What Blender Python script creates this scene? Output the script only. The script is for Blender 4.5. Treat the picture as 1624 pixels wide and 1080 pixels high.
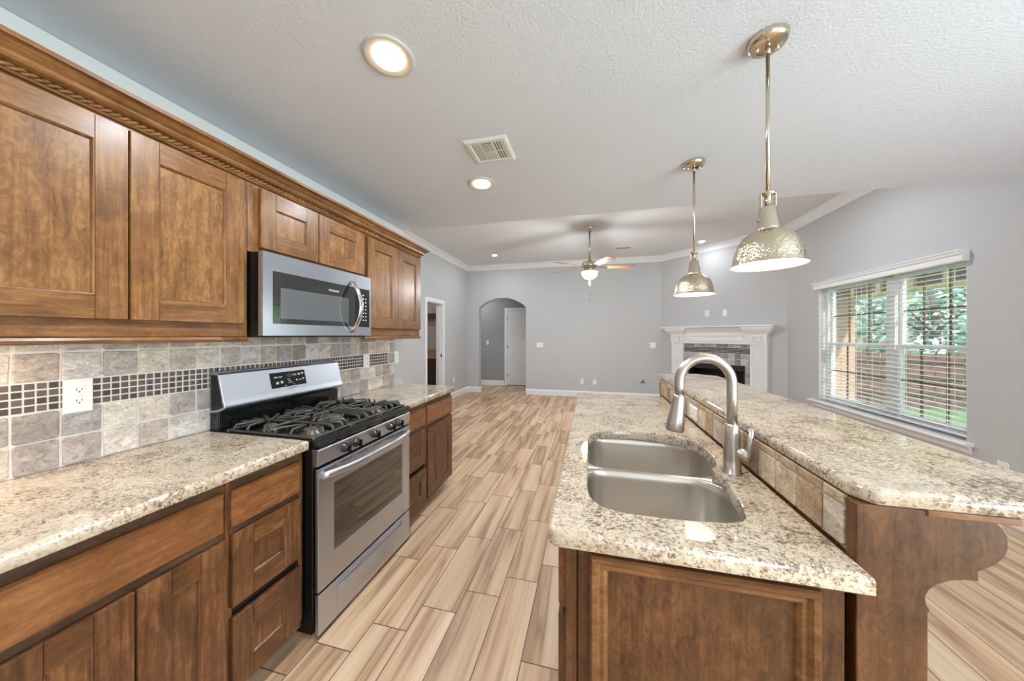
import bpy, bmesh, math, random
from math import pi, sin, cos, radians
from mathutils import Vector, Matrix
from mathutils.geometry import tessellate_polygon

for o in list(bpy.data.objects):
    bpy.data.objects.remove(o)
sc = bpy.context.scene
COL = sc.collection
rng = random.Random(7)

# ------------------------------------------------------------------ camera
EYE = 1.389
cam_d = bpy.data.cameras.new('camera')
cam_d.sensor_width = 36.0
cam_d.lens = 36.0 * 508.0 / 1624.0
cam_d.shift_y = -8.0 / 1624.0
cam_d.clip_start = 0.02
cam_d.clip_end = 200
cam = bpy.data.objects.new('camera', cam_d)
cam.location = (0, 0, EYE)
cam.rotation_euler = (pi / 2, 0, radians(13.85))
COL.objects.link(cam)
sc.camera = cam

# ------------------------------------------------------------------ view, world, sun, fill lamps
sc.view_settings.view_transform = 'Standard'
sc.view_settings.look = 'None'
sc.view_settings.gamma = 1.0
sc.view_settings.exposure = 0.27
sc.view_settings.use_curve_mapping = False
sc.cycles.use_denoising = True
sc.cycles.max_bounces = 10
sc.cycles.diffuse_bounces = 5
sc.cycles.glossy_bounces = 4
sc.cycles.transparent_max_bounces = 12
sc.cycles.sample_clamp_indirect = 6.0
sc.cycles.caustics_reflective = False
sc.cycles.caustics_refractive = False

world = bpy.data.worlds.new('sky')
sc.world = world
world.use_nodes = True
bg = world.node_tree.nodes['Background']
bg.inputs[0].default_value = (0.88, 0.95, 1.0, 1)
bg.inputs[1].default_value = 4.2


def lamp(name, kind, loc, energy, color=(1, 1, 1), rot=(0, 0, 0), parent=None, **kw):
    d = bpy.data.lights.new(name, kind)
    d.energy = energy
    d.color = color
    for k, v in kw.items():
        setattr(d, k, v)
    o = bpy.data.objects.new(name, d)
    o.location = loc
    o.rotation_euler = rot
    COL.objects.link(o)
    if parent is not None:
        o.parent = parent
    return o


WARM = (0.88, 0.95, 1.0)
FILL_TINT = (0.80, 0.915, 1.0)
lamp('sun', 'SUN', (8, 4, 12), 13.0, (1, 0.97, 0.9), (radians(38), radians(18), 0), angle=0.05)
# added fill lamps standing in for daylight behind and beside the camera
lamp('fill_back', 'AREA', (0.6, -2.75, 1.2), 10, FILL_TINT, (radians(125), 0, 0), shape='RECTANGLE', size=4.2, size_y=1.9)
lamp('fill_side', 'AREA', (3.10, -0.65, 1.1), 90, FILL_TINT, (radians(122), 0, radians(90)), shape='RECTANGLE', size=2.3, size_y=1.9)

# ------------------------------------------------------------------ material helpers
MATS = {}


def lin(r, g, b):
    def f(c):
        c /= 255.0
        return c / 12.92 if c <= 0.04045 else ((c + 0.055) / 1.055) ** 2.4
    return (f(r), f(g), f(b), 1.0)


class NT:
    def __init__(self, name):
        self.m = bpy.data.materials.new(name)
        self.m.use_nodes = True
        self.t = self.m.node_tree
        self.t.nodes.clear()
        self.out = self.n('ShaderNodeOutputMaterial')
        self.b = self.n('ShaderNodeBsdfPrincipled')
        self.l(self.b.outputs[0], self.out.inputs[0])
        MATS[name] = self.m

    def n(self, t, **kw):
        x = self.t.nodes.new(t)
        for k, v in kw.items():
            setattr(x, k, v)
        return x

    def l(self, a, b):
        self.t.links.new(a, b)

    def set(self, **kw):
        names = dict(color='Base Color', rough='Roughness', metal='Metallic', coat='Coat Weight', coatr='Coat Roughness',
                     aniso='Anisotropic', spec='Specular IOR Level', emit='Emission Color', emits='Emission Strength',
                     trans='Transmission Weight', ior='IOR', sss='Subsurface Weight')
        for k, v in kw.items():
            s = self.b.inputs[names[k]]
            if hasattr(v, 'node'):
                self.l(v, s)
            else:
                s.default_value = v
        return self

    def val(self, sock, v):
        if hasattr(v, 'node'):
            self.l(v, sock)
        else:
            sock.default_value = v

    def math(self, op, a, b=0.0, c=0.0):
        x = self.n('ShaderNodeMath', operation=op)
        self.val(x.inputs[0], a)
        self.val(x.inputs[1], b)
        self.val(x.inputs[2], c)
        return x.outputs[0]

    def mix(self, fac, a, b, blend='MIX'):
        x = self.n('ShaderNodeMix', data_type='RGBA', blend_type=blend)
        self.val(x.inputs[0], fac)
        self.val(x.inputs[6], a)
        self.val(x.inputs[7], b)
        return x.outputs[2]

    def ramp(self, fac, stops, interp='LINEAR'):
        x = self.n('ShaderNodeValToRGB')
        x.color_ramp.interpolation = interp
        e = x.color_ramp.elements
        while len(e) < len(stops):
            e.new(0.5)
        for i, (p, c) in enumerate(stops):
            e[i].position = p
            e[i].color = c if len(c) == 4 else (*c, 1)
        self.val(x.inputs[0], fac)
        return x.outputs[0]

    def coords(self, scale=(1, 1, 1), rnd=False, kind='Object'):
        tc = self.n('ShaderNodeTexCoord')
        mp = self.n('ShaderNodeMapping')
        mp.inputs['Scale'].default_value = scale
        src = tc.outputs[kind]
        if rnd:
            oi = self.n('ShaderNodeObjectInfo')
            v = self.n('ShaderNodeVectorMath', operation='MULTIPLY_ADD')
            cb = self.n('ShaderNodeCombineXYZ')
            for i in range(3):
                self.l(oi.outputs['Random'], cb.inputs[i])
            self.l(cb.outputs[0], v.inputs[0])
            v.inputs[1].default_value = (13.1, 7.7, 5.3)
            self.l(src, v.inputs[2])
            src = v.outputs[0]
        self.l(src, mp.inputs[0])
        return mp.outputs[0]

    def noise(self, vec, scale, detail=3.0, rough=0.55, dist=0.0):
        x = self.n('ShaderNodeTexNoise')
        self.l(vec, x.inputs['Vector'])
        x.inputs['Scale'].default_value = scale
        x.inputs['Detail'].default_value = detail
        x.inputs['Roughness'].default_value = rough
        x.inputs['Distortion'].default_value = dist
        return x.outputs[0]

    def voronoi(self, vec, scale, feature='F1'):
        x = self.n('ShaderNodeTexVoronoi', feature=feature)
        self.l(vec, x.inputs['Vector'])
        x.inputs['Scale'].default_value = scale
        return x

    def bump(self, h, strength=0.2, dist=0.01):
        x = self.n('ShaderNodeBump')
        x.inputs['Strength'].default_value = strength
        x.inputs['Distance'].default_value = dist
        self.l(h, x.inputs['Height'])
        self.l(x.outputs[0], self.b.inputs['Normal'])


def plain(name, rgb, rough=0.5, metal=0.0, var=0.03, vscale=9.0, **kw):
    t = NT(name)
    c = t.coords()
    f = t.noise(c, vscale, 2)
    a = lin(*rgb)
    lo = tuple(x * (1 - var) for x in a[:3]) + (1,)
    hi = tuple(min(1, x * (1 + var)) for x in a[:3]) + (1,)
    t.set(color=t.ramp(f, [(0.3, lo), (0.7, hi)]), rough=rough, metal=metal, **kw)
    return t


# painted surfaces
def wall_mat(name, rgb, bump, scale, rough=0.75):
    t = plain(name, rgb, rough, var=0.012, vscale=1.5)
    c = t.coords()
    t.bump(t.noise(c, scale, 2, 0.5), bump, 0.005)
    return t


wall_mat('wall_paint', (190, 190, 191), 0.10, 90)
wall_mat('ceiling_paint', (223, 230, 243), 0.45, 105, 0.85)
wall_mat('living_ceiling_paint', (222, 222, 223), 0.08, 60, 0.85)
plain('white_trim', (232, 232, 233), 0.35, var=0.01)
plain('white_plastic', (236, 235, 232), 0.35, var=0.01)
plain('pale_plastic', (205, 203, 198), 0.4, var=0.01)
plain('dark_slot', (40, 36, 32), 0.6)
plain('black_enamel', (14, 14, 15), 0.12, spec=0.6)
plain('black_paint', (12, 12, 13), 0.35)
plain('cast_iron', (66, 63, 58), 0.34, var=0.15, vscale=60, spec=0.6)
plain('burner_cap', (104, 96, 86), 0.45, var=0.12, vscale=40)
plain('burner_metal', (120, 116, 110), 0.4, metal=0.8)
plain('rubber', (18, 18, 18), 0.6)
plain('red_mark', (190, 30, 35), 0.5)
plain('legend_print', (205, 208, 210), 0.5)
plain('display_digits', (120, 135, 118), 0.4)
plain('brass_bronze', (150, 125, 90), 0.35, metal=0.9)
plain('dark_bronze', (70, 62, 55), 0.4, metal=0.6)
plain('firebox_black', (22, 22, 24), 0.5, var=0.2, vscale=14)
plain('ceramic_log', (88, 76, 64), 0.8, var=0.3, vscale=30)
plain('grout_light', (224, 215, 207), 0.85)
plain('grout_brown', (178, 158, 132), 0.85)
plain('muntin_brown', (104, 84, 62), 0.5)
plain('lamp_lining', (250, 244, 232), 0.5)
plain('vent_white', (226, 226, 224), 0.45)
plain('vent_dark', (92, 84, 78), 0.6)
plain('chain', (190, 180, 160), 0.3, metal=1.0)
plain('dark_cabinet', (62, 48, 40), 0.5, var=0.1)
plain('tan_stone', (176, 140, 110), 0.4, var=0.1, vscale=30)
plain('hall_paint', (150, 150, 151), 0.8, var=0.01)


def metal(name, rgb, rough, axis, aniso=0.0, hammered=False):
    t = NT(name)
    s = {'X': (2, 160, 160), 'Y': (160, 2, 160), 'Z': (160, 160, 2), 'O': (6, 6, 6)}[axis]
    c = t.coords(s)
    f = t.noise(c, 4, 3)
    a = lin(*rgb)
    t.set(color=t.ramp(f, [(0.2, tuple(x * 0.98 for x in a[:3])), (0.8, tuple(min(1, x * 1.02) for x in a[:3]))]),
          metal=1.0, rough=t.math('MULTIPLY_ADD', f, 0.05, rough - 0.025), aniso=aniso)
    if hammered:
        c2 = t.coords((1, 1, 1))
        v = t.voronoi(c2, 110)
        t.bump(v.outputs['Distance'], 0.45, 0.004)
    return t


metal('steel_y', (194, 200, 210), 0.24, 'O')
metal('steel_z', (194, 200, 210), 0.34, 'O')
metal('steel_soft', (198, 203, 211), 0.36, 'Y')
metal('steel_bowl', (204, 198, 190), 0.32, 'O')
metal('steel_bright', (225, 225, 226), 0.14, 'O')
metal('nickel', (200, 190, 176), 0.24, 'Z')
metal('nickel_hammered', (206, 192, 168), 0.22, 'O', hammered=True)
metal('nickel_pendant', (210, 199, 180), 0.18, 'O')
metal('faucet_nickel', (196, 190, 182), 0.3, 'O')


def emissive(name, rgb, strength):
    t = NT(name)
    t.set(color=lin(*rgb), emit=lin(*rgb), emits=strength, rough=0.5)
    return t


emissive('lamp_glow', (255, 238, 214), 6.0)
emissive('can_glow', (255, 246, 234), 8.0)
emissive('bowl_glow', (255, 236, 200), 1.1)


# stained maple: grain runs along the named axis
def wood(name, axis, dark, mid, light, rough=0.36, scale=1.0, coat=0.14, spread=0.5, mottle=0.0):
    t = NT(name)
    along, across = 1.3 * scale, 24.0 * scale
    s = {'X': (along, across, across), 'Y': (across, along, across), 'Z': (across, across, along)}[axis]
    s2 = {'X': (0.9, 3.2, 3.2), 'Y': (3.2, 0.9, 3.2), 'Z': (3.2, 3.2, 0.9)}[axis]
    c1 = t.coords(s, rnd=True)
    c2 = t.coords(s2, rnd=True)
    c3 = t.coords((1, 1, 1), rnd=True)
    fine = t.noise(c1, 3.0, 6, 0.62, 0.4)
    fig = t.noise(c2, 1.3, 3, 0.5, 0.8)
    rings = t.math('SINE', t.math('MULTIPLY', fig, 46.0))
    rings = t.math('MULTIPLY_ADD', rings, 0.5, 0.5)
    blotch = t.noise(c3, 5.0, 4, 0.6, 0.9)
    mott = t.noise(t.coords({'X': (0.5, 1, 1), 'Y': (1, 0.5, 1), 'Z': (1, 1, 0.5)}[axis], rnd=True), 42.0, 4, 0.65, 1.6)
    v = t.math('ADD', t.math('MULTIPLY', fine, 0.40), t.math('MULTIPLY', rings, 0.06))
    v = t.math('ADD', v, t.math('MULTIPLY', blotch, 0.30))
    v = t.math('ADD', v, t.math('MULTIPLY', mott, 0.24 + mottle))
    v = t.math('SUBTRACT', v, mottle * 0.5)
    lo, hi = 0.50 - 0.30 * spread, 0.50 + 0.30 * spread
    col = t.ramp(v, [(lo, lin(*dark)), (0.50, lin(*mid)), (hi, lin(*light))])
    oi = t.n('ShaderNodeObjectInfo')
    hv = t.n('ShaderNodeHueSaturation')
    t.l(col, hv.inputs['Color'])
    t.l(t.math('MULTIPLY_ADD', oi.outputs['Random'], 0.26, 0.87), hv.inputs['Value'])
    t.set(color=hv.outputs[0], spec=0.38, rough=t.math('MULTIPLY_ADD', fine, 0.16, rough - 0.08), coat=coat, coatr=0.22)
    t.bump(fine, 0.08, 0.002)
    return t


for ax in 'XYZ':
    wood('maple_' + ax.lower(), ax, (80, 49, 25), (118, 78, 42), (152, 108, 63))
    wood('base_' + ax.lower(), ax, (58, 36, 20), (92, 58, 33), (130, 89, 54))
wood('panel_z', 'Z', (86, 54, 28), (124, 84, 45), (156, 113, 67), spread=0.55, mottle=0.22)
wood('end_shade_z', 'Z', (58, 34, 17), (87, 55, 29), (116, 78, 46), spread=0.55, mottle=0.22)  # same maple stain, darkened to carry the shade on the island end
wood('slab_y', 'Y', (84, 51, 28), (120, 76, 43), (150, 102, 62), scale=0.8)
wood('blade_wood', 'X', (120, 84, 60), (160, 120, 92), (186, 146, 116), rough=0.4)
wood('rail_dark', 'Y', (50, 34, 24), (78, 56, 40), (104, 80, 58))
plain('kick_black', (26, 20, 16), 0.6)


def granite():
    t = NT('granite')
    c = t.coords((1, 1, 1), kind='Object')
    big = t.noise(c, 5.5, 3, 0.6, 1.2)
    n1 = t.noise(c, 60, 4, 0.65, 0.8)
    n2 = t.noise(c, 125, 3, 0.62, 0.5)
    n3 = t.noise(c, 21, 4, 0.65, 1.4)
    base = t.ramp(n1, [(0.30, lin(164, 146, 124)), (0.45, lin(190, 175, 153)), (0.58, lin(203, 192, 175)), (0.74, lin(182, 162, 136))])
    tan = t.mix(t.ramp(n3, [(0.50, (0, 0, 0, 1)), (0.66, (0.6, 0.6, 0.6, 1))]), base, lin(180, 154, 124))
    f1 = t.math('ADD', n2, t.math('MULTIPLY', t.math('SUBTRACT', big, 0.5), 0.45))
    brown = t.mix(t.ramp(f1, [(0.52, (0, 0, 0, 1)), (0.61, (0.7, 0.7, 0.7, 1))]), tan, lin(118, 92, 70))
    c2 = t.coords((1.0, 1.3, 1.0))
    n4 = t.noise(c2, 88, 4, 0.62, 0.6)
    f2 = t.math('ADD', n4, t.math('MULTIPLY', t.math('SUBTRACT', big, 0.5), 0.40))
    dark = t.mix(t.ramp(f2, [(0.56, (0, 0, 0, 1)), (0.625, (0.8, 0.8, 0.8, 1))]), brown, lin(82, 66, 56))
    t.set(color=dark, rough=0.02, spec=0.75)
    return t


granite()


# porcelain wood-look planks, 183 x 592 mm, quarter stagger
def floor_mat():
    t = NT('plank_tile')
    tc = t.n('ShaderNodeTexCoord')
    sp = t.n('ShaderNodeSeparateXYZ')
    t.l(tc.outputs['Object'], sp.inputs[0])
    X, Y = sp.outputs[0], sp.outputs[1]
    W, L = 0.1835, 0.592
    rx = t.math('DIVIDE', t.math('ADD', X, 1.2070), W)
    row = t.math('FLOOR', rx)
    fx = t.math('FRACT', rx)
    yy = t.math('DIVIDE', t.math('SUBTRACT', t.math('SUBTRACT', Y, 1.196), t.math('MULTIPLY', row, 0.1465)), L)
    colm = t.math('FLOOR', yy)
    fy = t.math('FRACT', yy)
    cb = t.n('ShaderNodeCombineXYZ')
    t.l(row, cb.inputs[0])
    t.l(colm, cb.inputs[1])
    wn = t.n('ShaderNodeTexWhiteNoise', noise_dimensions='2D')
    t.l(cb.outputs[0], wn.inputs['Vector'])
    # grain coordinates: shifted per plank
    sh = t.n('ShaderNodeVectorMath', operation='MULTIPLY_ADD')
    t.l(wn.outputs['Color'], sh.inputs[0])
    sh.inputs[1].default_value = (9, 17, 3)
    t.l(tc.outputs['Object'], sh.inputs[2])
    mp = t.n('ShaderNodeMapping')
    mp.inputs['Scale'].default_value = (13.0, 0.75, 1)
    t.l(sh.outputs[0], mp.inputs[0])
    g1 = t.noise(mp.outputs[0], 1.0, 2, 0.5, 0.25)
    mp2 = t.n('ShaderNodeMapping')
    mp2.inputs['Scale'].default_value = (90.0, 3.0, 1)
    t.l(sh.outputs[0], mp2.inputs[0])
    g2 = t.noise(mp2.outputs[0], 1.0, 4, 0.6, 0.3)
    streak = t.ramp(g1, [(0.30, lin(230, 202, 168)), (0.46, lin(216, 180, 145)), (0.54, lin(194, 154, 120)), (0.61, lin(148, 106, 77)), (0.67, lin(195, 155, 121)), (0.82, lin(175, 134, 102))])
    fine = t.mix(0.30, streak, t.ramp(g2, [(0.25, lin(150, 120, 94)), (0.55, lin(206, 178, 146)), (0.8, lin(222, 198, 168))]))
    hv = t.n('ShaderNodeHueSaturation')
    t.l(fine, hv.inputs['Color'])
    t.l(t.math('MULTIPLY_ADD', wn.outputs['Value'], 0.20, 0.86), hv.inputs['Value'])
    hv.inputs['Saturation'].default_value = 0.98
    gx, gy = 0.0022 / W, 0.0024 / L
    ex = t.math('MINIMUM', fx, t.math('SUBTRACT', 1.0, fx))
    ey = t.math('MINIMUM', fy, t.math('SUBTRACT', 1.0, fy))
    jx = t.math('LESS_THAN', ex, gx)
    jy = t.math('LESS_THAN', ey, gy)
    j = t.math('MAXIMUM', jx, jy)
    col = t.mix(j, hv.outputs[0], lin(98, 76, 58))
    t.set(color=col, rough=t.math('MULTIPLY_ADD', g2, 0.2, 0.30), spec=0.4)
    t.bump(t.math('SUBTRACT', t.math('MULTIPLY', g2, 0.15), j), 0.25, 0.002)
    return t


floor_mat()


def stone_tile():
    t = NT('travertine')
    at = t.n('ShaderNodeAttribute', attribute_name='tint')
    c = t.coords((1, 1, 1.6))
    n = t.noise(c, 34, 5, 0.7, 2.2)
    n2 = t.noise(c, 14, 3, 0.5, 1.0)
    f = t.math('ADD', t.math('MULTIPLY', n, 0.6), t.math('MULTIPLY', n2, 0.4))
    m = t.ramp(f, [(0.34, (0.48, 0.46, 0.45, 1)), (0.45, (0.84, 0.83, 0.82, 1)), (0.53, (1.06, 1.05, 1.05, 1)), (0.63, (1.42, 1.42, 1.42, 1))])
    t.set(color=t.mix(1.0, at.outputs['Color'], m, 'MULTIPLY'), rough=0.55, spec=0.35)
    t.bump(n, 0.5, 0.004)
    t2 = NT('mosaic_glass')
    at = t2.n('ShaderNodeAttribute', attribute_name='tint')
    t2.set(color=at.outputs['Color'], rough=0.12, spec=0.6)
    return t


stone_tile()


def glassy(name, tint, refl=0.08, rough=0.0):
    t = NT(name)
    tr = t.n('ShaderNodeBsdfTransparent')
    tr.inputs[0].default_value = tint
    gl = t.n('ShaderNodeBsdfGlossy')
    gl.inputs['Roughness'].default_value = rough
    fr = t.n('ShaderNodeFresnel')
    fr.inputs[0].default_value = 1.45
    mx = t.n('ShaderNodeMixShader')
    t.l(t.math('MULTIPLY', fr.outputs[0], refl / 0.04), mx.inputs[0])
    t.l(tr.outputs[0], mx.inputs[1])
    t.l(gl.outputs[0], mx.inputs[2])
    t.l(mx.outputs[0], t.out.inputs[0])
    return t


glassy('window_glass', (0.97, 0.99, 0.98, 1), 0.03)
plain('oven_glass', (24, 21, 18), 0.05, var=0.0, spec=1.0, coat=1.0, coatr=0.02)
plain('oven_window', (34, 28, 22), 0.04, var=0.0, spec=1.0, coat=1.0, coatr=0.02)
plain('micro_glass', (34, 34, 34), 0.08, var=0.0, spec=0.8, coat=0.6, coatr=0.03)
plain('micro_window', (84, 85, 87), 0.10, var=0.0, spec=0.8, coat=0.6, coatr=0.03)
plain('keypad_black', (22, 23, 24), 0.15, var=0.0)

# exterior
plain('fence_wood', (104, 72, 64), 0.85, var=0.25, vscale=5)
plain('fence_rail', (66, 46, 34), 0.85, var=0.2)
plain('lawn', (84, 122, 70), 0.9, var=0.4, vscale=7)
plain('porch_beige', (216, 196, 160), 0.8)
plain('porch_dark', (92, 70, 54), 0.8, var=0.2)
plain('neighbour_wall', (196, 178, 152), 0.85)
plain('roof_edge', (74, 66, 60), 0.85)
plain('bark', (96, 80, 66), 0.9, var=0.3)


def leafy(name, dark, mid, light):
    t = NT(name)
    at = t.n('ShaderNodeAttribute', attribute_name='tint')
    col = t.ramp(at.outputs['Fac'], [(0.0, lin(*dark)), (0.5, lin(*mid)), (1.0, lin(*light))])
    t.set(color=col, rough=0.6, sss=0.0)
    return t


leafy('leaf_teal', (44, 100, 98), (134, 184, 176), (228, 240, 234))
leafy('leaf_green', (70, 128, 44), (132, 188, 80), (206, 232, 146))


def brick():
    t = NT('brick')
    c = t.coords((1, 1, 1))
    tc = t.n('ShaderNodeTexBrick')
    sp = t.n('ShaderNodeSeparateXYZ')
    t.l(c, sp.inputs[0])
    cb = t.n('ShaderNodeCombineXYZ')
    t.l(t.math('ADD', sp.outputs[0], sp.outputs[1]), cb.inputs[0])
    t.l(sp.outputs[2], cb.inputs[1])
    t.l(cb.outputs[0], tc.inputs['Vector'])
    tc.inputs['Color1'].default_value = lin(196, 156, 134)
    tc.inputs['Color2'].default_value = lin(166, 130, 114)
    tc.inputs['Mortar'].default_value = lin(196, 180, 164)
    tc.inputs['Scale'].default_value = 1.0
    tc.inputs['Brick Width'].default_value = 0.21
    tc.inputs['Row Height'].default_value = 0.075
    tc.inputs['Mortar Size'].default_value = 0.006
    t.set(color=tc.outputs[0], rough=0.85)


brick()


# ------------------------------------------------------------------ mesh builder
def FX(xf, s=1):            # local (u,v,w) on a plane x = xf: u = world y, v = z, w outward along s*x
    return lambda u, v, w: (xf + s * w, u, v)


def FY(yf, s=-1):           # u = world x
    return lambda u, v, w: (u, yf + s * w, v)


def FZ(zf, s=-1):           # ceiling or top planes: u = x, v = y
    return lambda u, v, w: (u, v, zf + s * w)


ROOTPOS = {}


class MB:
    def __init__(self):
        self.v, self.f, self.mi, self.sm, self.tint = [], [], [], [], []
        self.cur = None

    def face(self, idx, m=0, smooth=False):
        self.f.append(tuple(idx))
        self.mi.append(m)
        self.sm.append(smooth)
        self.tint.append(self.cur)

    def add(self, pts):
        b = len(self.v)
        self.v.extend([tuple(p) for p in pts])
        return b

    def hexa(self, p, m=0):
        b = self.add(p)
        for q in ((0, 3, 2, 1), (4, 5, 6, 7), (0, 1, 5, 4), (1, 2, 6, 5), (2, 3, 7, 6), (3, 0, 4, 7)):
            self.face([b + i for i in q], m)
        return self

    def box(self, x0, x1, y0, y1, z0, z1, m=0):
        return self.hexa([(x0, y0, z0), (x1, y0, z0), (x1, y1, z0), (x0, y1, z0), (x0, y0, z1), (x1, y0, z1), (x1, y1, z1), (x0, y1, z1)], m)

    def boxf(self, F, u0, u1, v0, v1, w0, w1, m=0):
        return self.hexa([F(u0, v0, w0), F(u1, v0, w0), F(u1, v1, w0), F(u0, v1, w0), F(u0, v0, w1), F(u1, v0, w1), F(u1, v1, w1), F(u0, v1, w1)], m)

    def boxt(self, F, u0, u1, v0, v1, w0, w1, ins, m=0):     # box whose outer face is inset
        i = ins
        return self.hexa([F(u0, v0, w0), F(u1, v0, w0), F(u1, v1, w0), F(u0, v1, w0), F(u0 + i, v0 + i, w1), F(u1 - i, v0 + i, w1), F(u1 - i, v1 - i, w1), F(u0 + i, v1 - i, w1)], m)

    def prism(self, poly, a0, a1, F, m=0, smooth=False):      # poly of (p,q); F(p,q,a) -> xyz
        n = len(poly)
        b = self.add([F(p, q, a0) for p, q in poly] + [F(p, q, a1) for p, q in poly])
        self.face([b + i for i in range(n)][::-1], m)
        self.face([b + n + i for i in range(n)], m)
        for i in range(n):
            j = (i + 1) % n
            self.face((b + i, b + j, b + n + j, b + n + i), m, smooth)
        return self

    def loft(self, rings, m=0, smooth=True, closed=True, cap0=False, cap1=False):
        n = len(rings[0])
        bs = [self.add(r) for r in rings]
        for k in range(len(rings) - 1):
            for i in range(n if closed else n - 1):
                j = (i + 1) % n
                self.face((bs[k] + i, bs[k] + j, bs[k + 1] + j, bs[k + 1] + i), m, smooth)
        if cap0:
            self.face([bs[0] + i for i in range(n)][::-1], m)
        if cap1:
            self.face([bs[-1] + i for i in range(n)], m)
        return self

    def lathe(self, prof, c=(0, 0, 0), n=32, m=0, M=None, cap0=False, cap1=False, smooth=True, ms=None):
        c = Vector(c)
        rings = []
        for r, z in prof:
            ring = []
            for i in range(n):
                a = 2 * pi * i / n
                p = Vector((r * cos(a), r * sin(a), z))
                if M is not None:
                    p = M @ p
                ring.append(tuple(c + p))
            rings.append(ring)
        if ms is None:
            return self.loft(rings, m, smooth, True, cap0, cap1)
        for k in range(len(rings) - 1):
            self.loft(rings[k:k + 2], ms[k], smooth, True, cap0 and k == 0, cap1 and k == len(rings) - 2)
        return self

    def cyl(self, p0, p1, r, n=20, m=0, r1=None, smooth=True):
        p0, p1 = Vector(p0), Vector(p1)
        d = p1 - p0
        M = d.to_track_quat('Z', 'Y').to_matrix()
        L = d.length
        r1 = r if r1 is None else r1
        return self.lathe([(r, 0), (r1, L)], p0, n, m, M, True, True, smooth)

    def tube(self, pts, r, n=10, m=0, caps=True, closed=False, flat=None):
        pts = [Vector(p) for p in pts]
        N = len(pts)
        rs = r if isinstance(r, (list, tuple)) else [r] * N
        rings = []
        up = None
        for i in range(N):
            a = pts[i - 1] if (i > 0 or closed) else pts[i]
            b = pts[(i + 1) % N] if (i < N - 1 or closed) else pts[i]
            t = (b - a).normalized()
            if up is None:
                up = Vector((0, 0, 1)) if abs(t.z) < 0.9 else Vector((1, 0, 0))
            x = up.cross(t)
            if x.length < 1e-5:
                x = Vector((1, 0, 0)).cross(t)
            x.normalize()
            y = t.cross(x).normalized()
            up = y
            fx, fy = (1, 1) if flat is None else flat
            rings.append([tuple(pts[i] + x * (rs[i] * fx * cos(2 * pi * k / n)) + y * (rs[i] * fy * sin(2 * pi * k / n))) for k in range(n)])
        if closed:
            rings.append(rings[0])
        return self.loft(rings, m, True, True, caps and not closed, caps and not closed)

    def sweep(self, path, prof, m=0, closed_prof=True, smooth=False, caps=True):
        """path: list of (x,y); prof: list of (out, z), out to the right-hand side of travel"""
        P = [Vector(p) for p in path]
        N = len(P)
        rings = []
        for i in range(N):
            d0 = (P[i] - P[i - 1]).normalized() if i > 0 else None
            d1 = (P[i + 1] - P[i]).normalized() if i < N - 1 else None
            n0 = Vector((d0.y, -d0.x)) if d0 else None
            n1 = Vector((d1.y, -d1.x)) if d1 else None
            if n0 is None:
                nn = n1
            elif n1 is None:
                nn = n0
            else:
                nn = (n0 + n1).normalized()
                nn = nn / max(0.2, nn.dot(n0))
            rings.append([(P[i].x + nn.x * o, P[i].y + nn.y * o, z) for o, z in prof])
        return self.loft(rings, m, smooth, closed_prof, caps, caps)

    def build(self, name, mats, parent=None, bevel=0.0, segs=2, wn=False):
        me = bpy.data.meshes.new(name)
        off = Vector((0, 0, 0))
        if parent is not None:
            off = ROOTPOS.get(parent.name, Vector((0, 0, 0)))
        me.from_pydata([tuple(Vector(p) - off) for p in self.v], [], self.f)
        if isinstance(mats, str):
            mats = [mats]
        for k in mats:
            me.materials.append(MATS[k])
        me.polygons.foreach_set('material_index', self.mi)
        me.polygons.foreach_set('use_smooth', self.sm)
        if any(t is not None for t in self.tint):
            at = me.color_attributes.new('tint', 'FLOAT_COLOR', 'CORNER')
            i = 0
            vals = []
            for poly, t in zip(me.polygons, self.tint):
                t = t or (0.5, 0.5, 0.5, 1)
                vals.extend(list(t) * poly.loop_total)
            at.data.foreach_set('color', vals)
        bm = bmesh.new()
        bm.from_mesh(me)
        bmesh.ops.recalc_face_normals(bm, faces=bm.faces)
        bm.to_mesh(me)
        bm.free()
        o = bpy.data.objects.new(name, me)
        COL.objects.link(o)
        if parent is not None:
            o.parent = parent
            ROOTPOS[o.name] = off
        if bevel > 0:
            md = o.modifiers.new('edge', 'BEVEL')
            md.width = bevel
            md.segments = segs
            md.limit_method = 'ANGLE'
            md.angle_limit = radians(40)
            md.harden_normals = False
        return o


def thing(name, label, cat, loc=(0, 0, 0), rz=0.0, group=None, local=False):
    o = bpy.data.objects.new(name, None)
    o.empty_display_size = 0.05
    o.location = loc
    o.rotation_euler = (0, 0, rz)
    o['label'] = label
    o['category'] = cat
    if group:
        o['group'] = group
    COL.objects.link(o)
    ROOTPOS[o.name] = Vector((0, 0, 0)) if local else Vector(loc)
    return o


def tag(o, label, cat, group=None, kind=None):
    o['label'] = label
    o['category'] = cat
    if group:
        o['group'] = group
    if kind:
        o['kind'] = kind
    return o


def struct(o):
    o['kind'] = 'structure'
    return o


def text(name, s, size, F, u, v, w, mat, parent, align='CENTER', sx=1.0):
    cu = bpy.data.curves.new(name, 'FONT')
    cu.body = s
    cu.size = size
    cu.align_x = align
    cu.align_y = 'CENTER'
    cu.extrude = 0.0002
    tmp = bpy.data.objects.new(name + '_tmp', cu)
    COL.objects.link(tmp)
    dg = bpy.context.evaluated_depsgraph_get()
    me = bpy.data.meshes.new_from_object(tmp.evaluated_get(dg))
    bpy.data.objects.remove(tmp)
    off = ROOTPOS.get(parent.name, Vector((0, 0, 0)))
    for vt in me.vertices:
        vt.co = Vector(F(u + vt.co.x * sx, v + vt.co.y, w + vt.co.z)) - off
    me.materials.clear()
    me.materials.append(MATS[mat])
    o = bpy.data.objects.new(name, me)
    COL.objects.link(o)
    o.parent = parent
    ROOTPOS[o.name] = off
    return o


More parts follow.
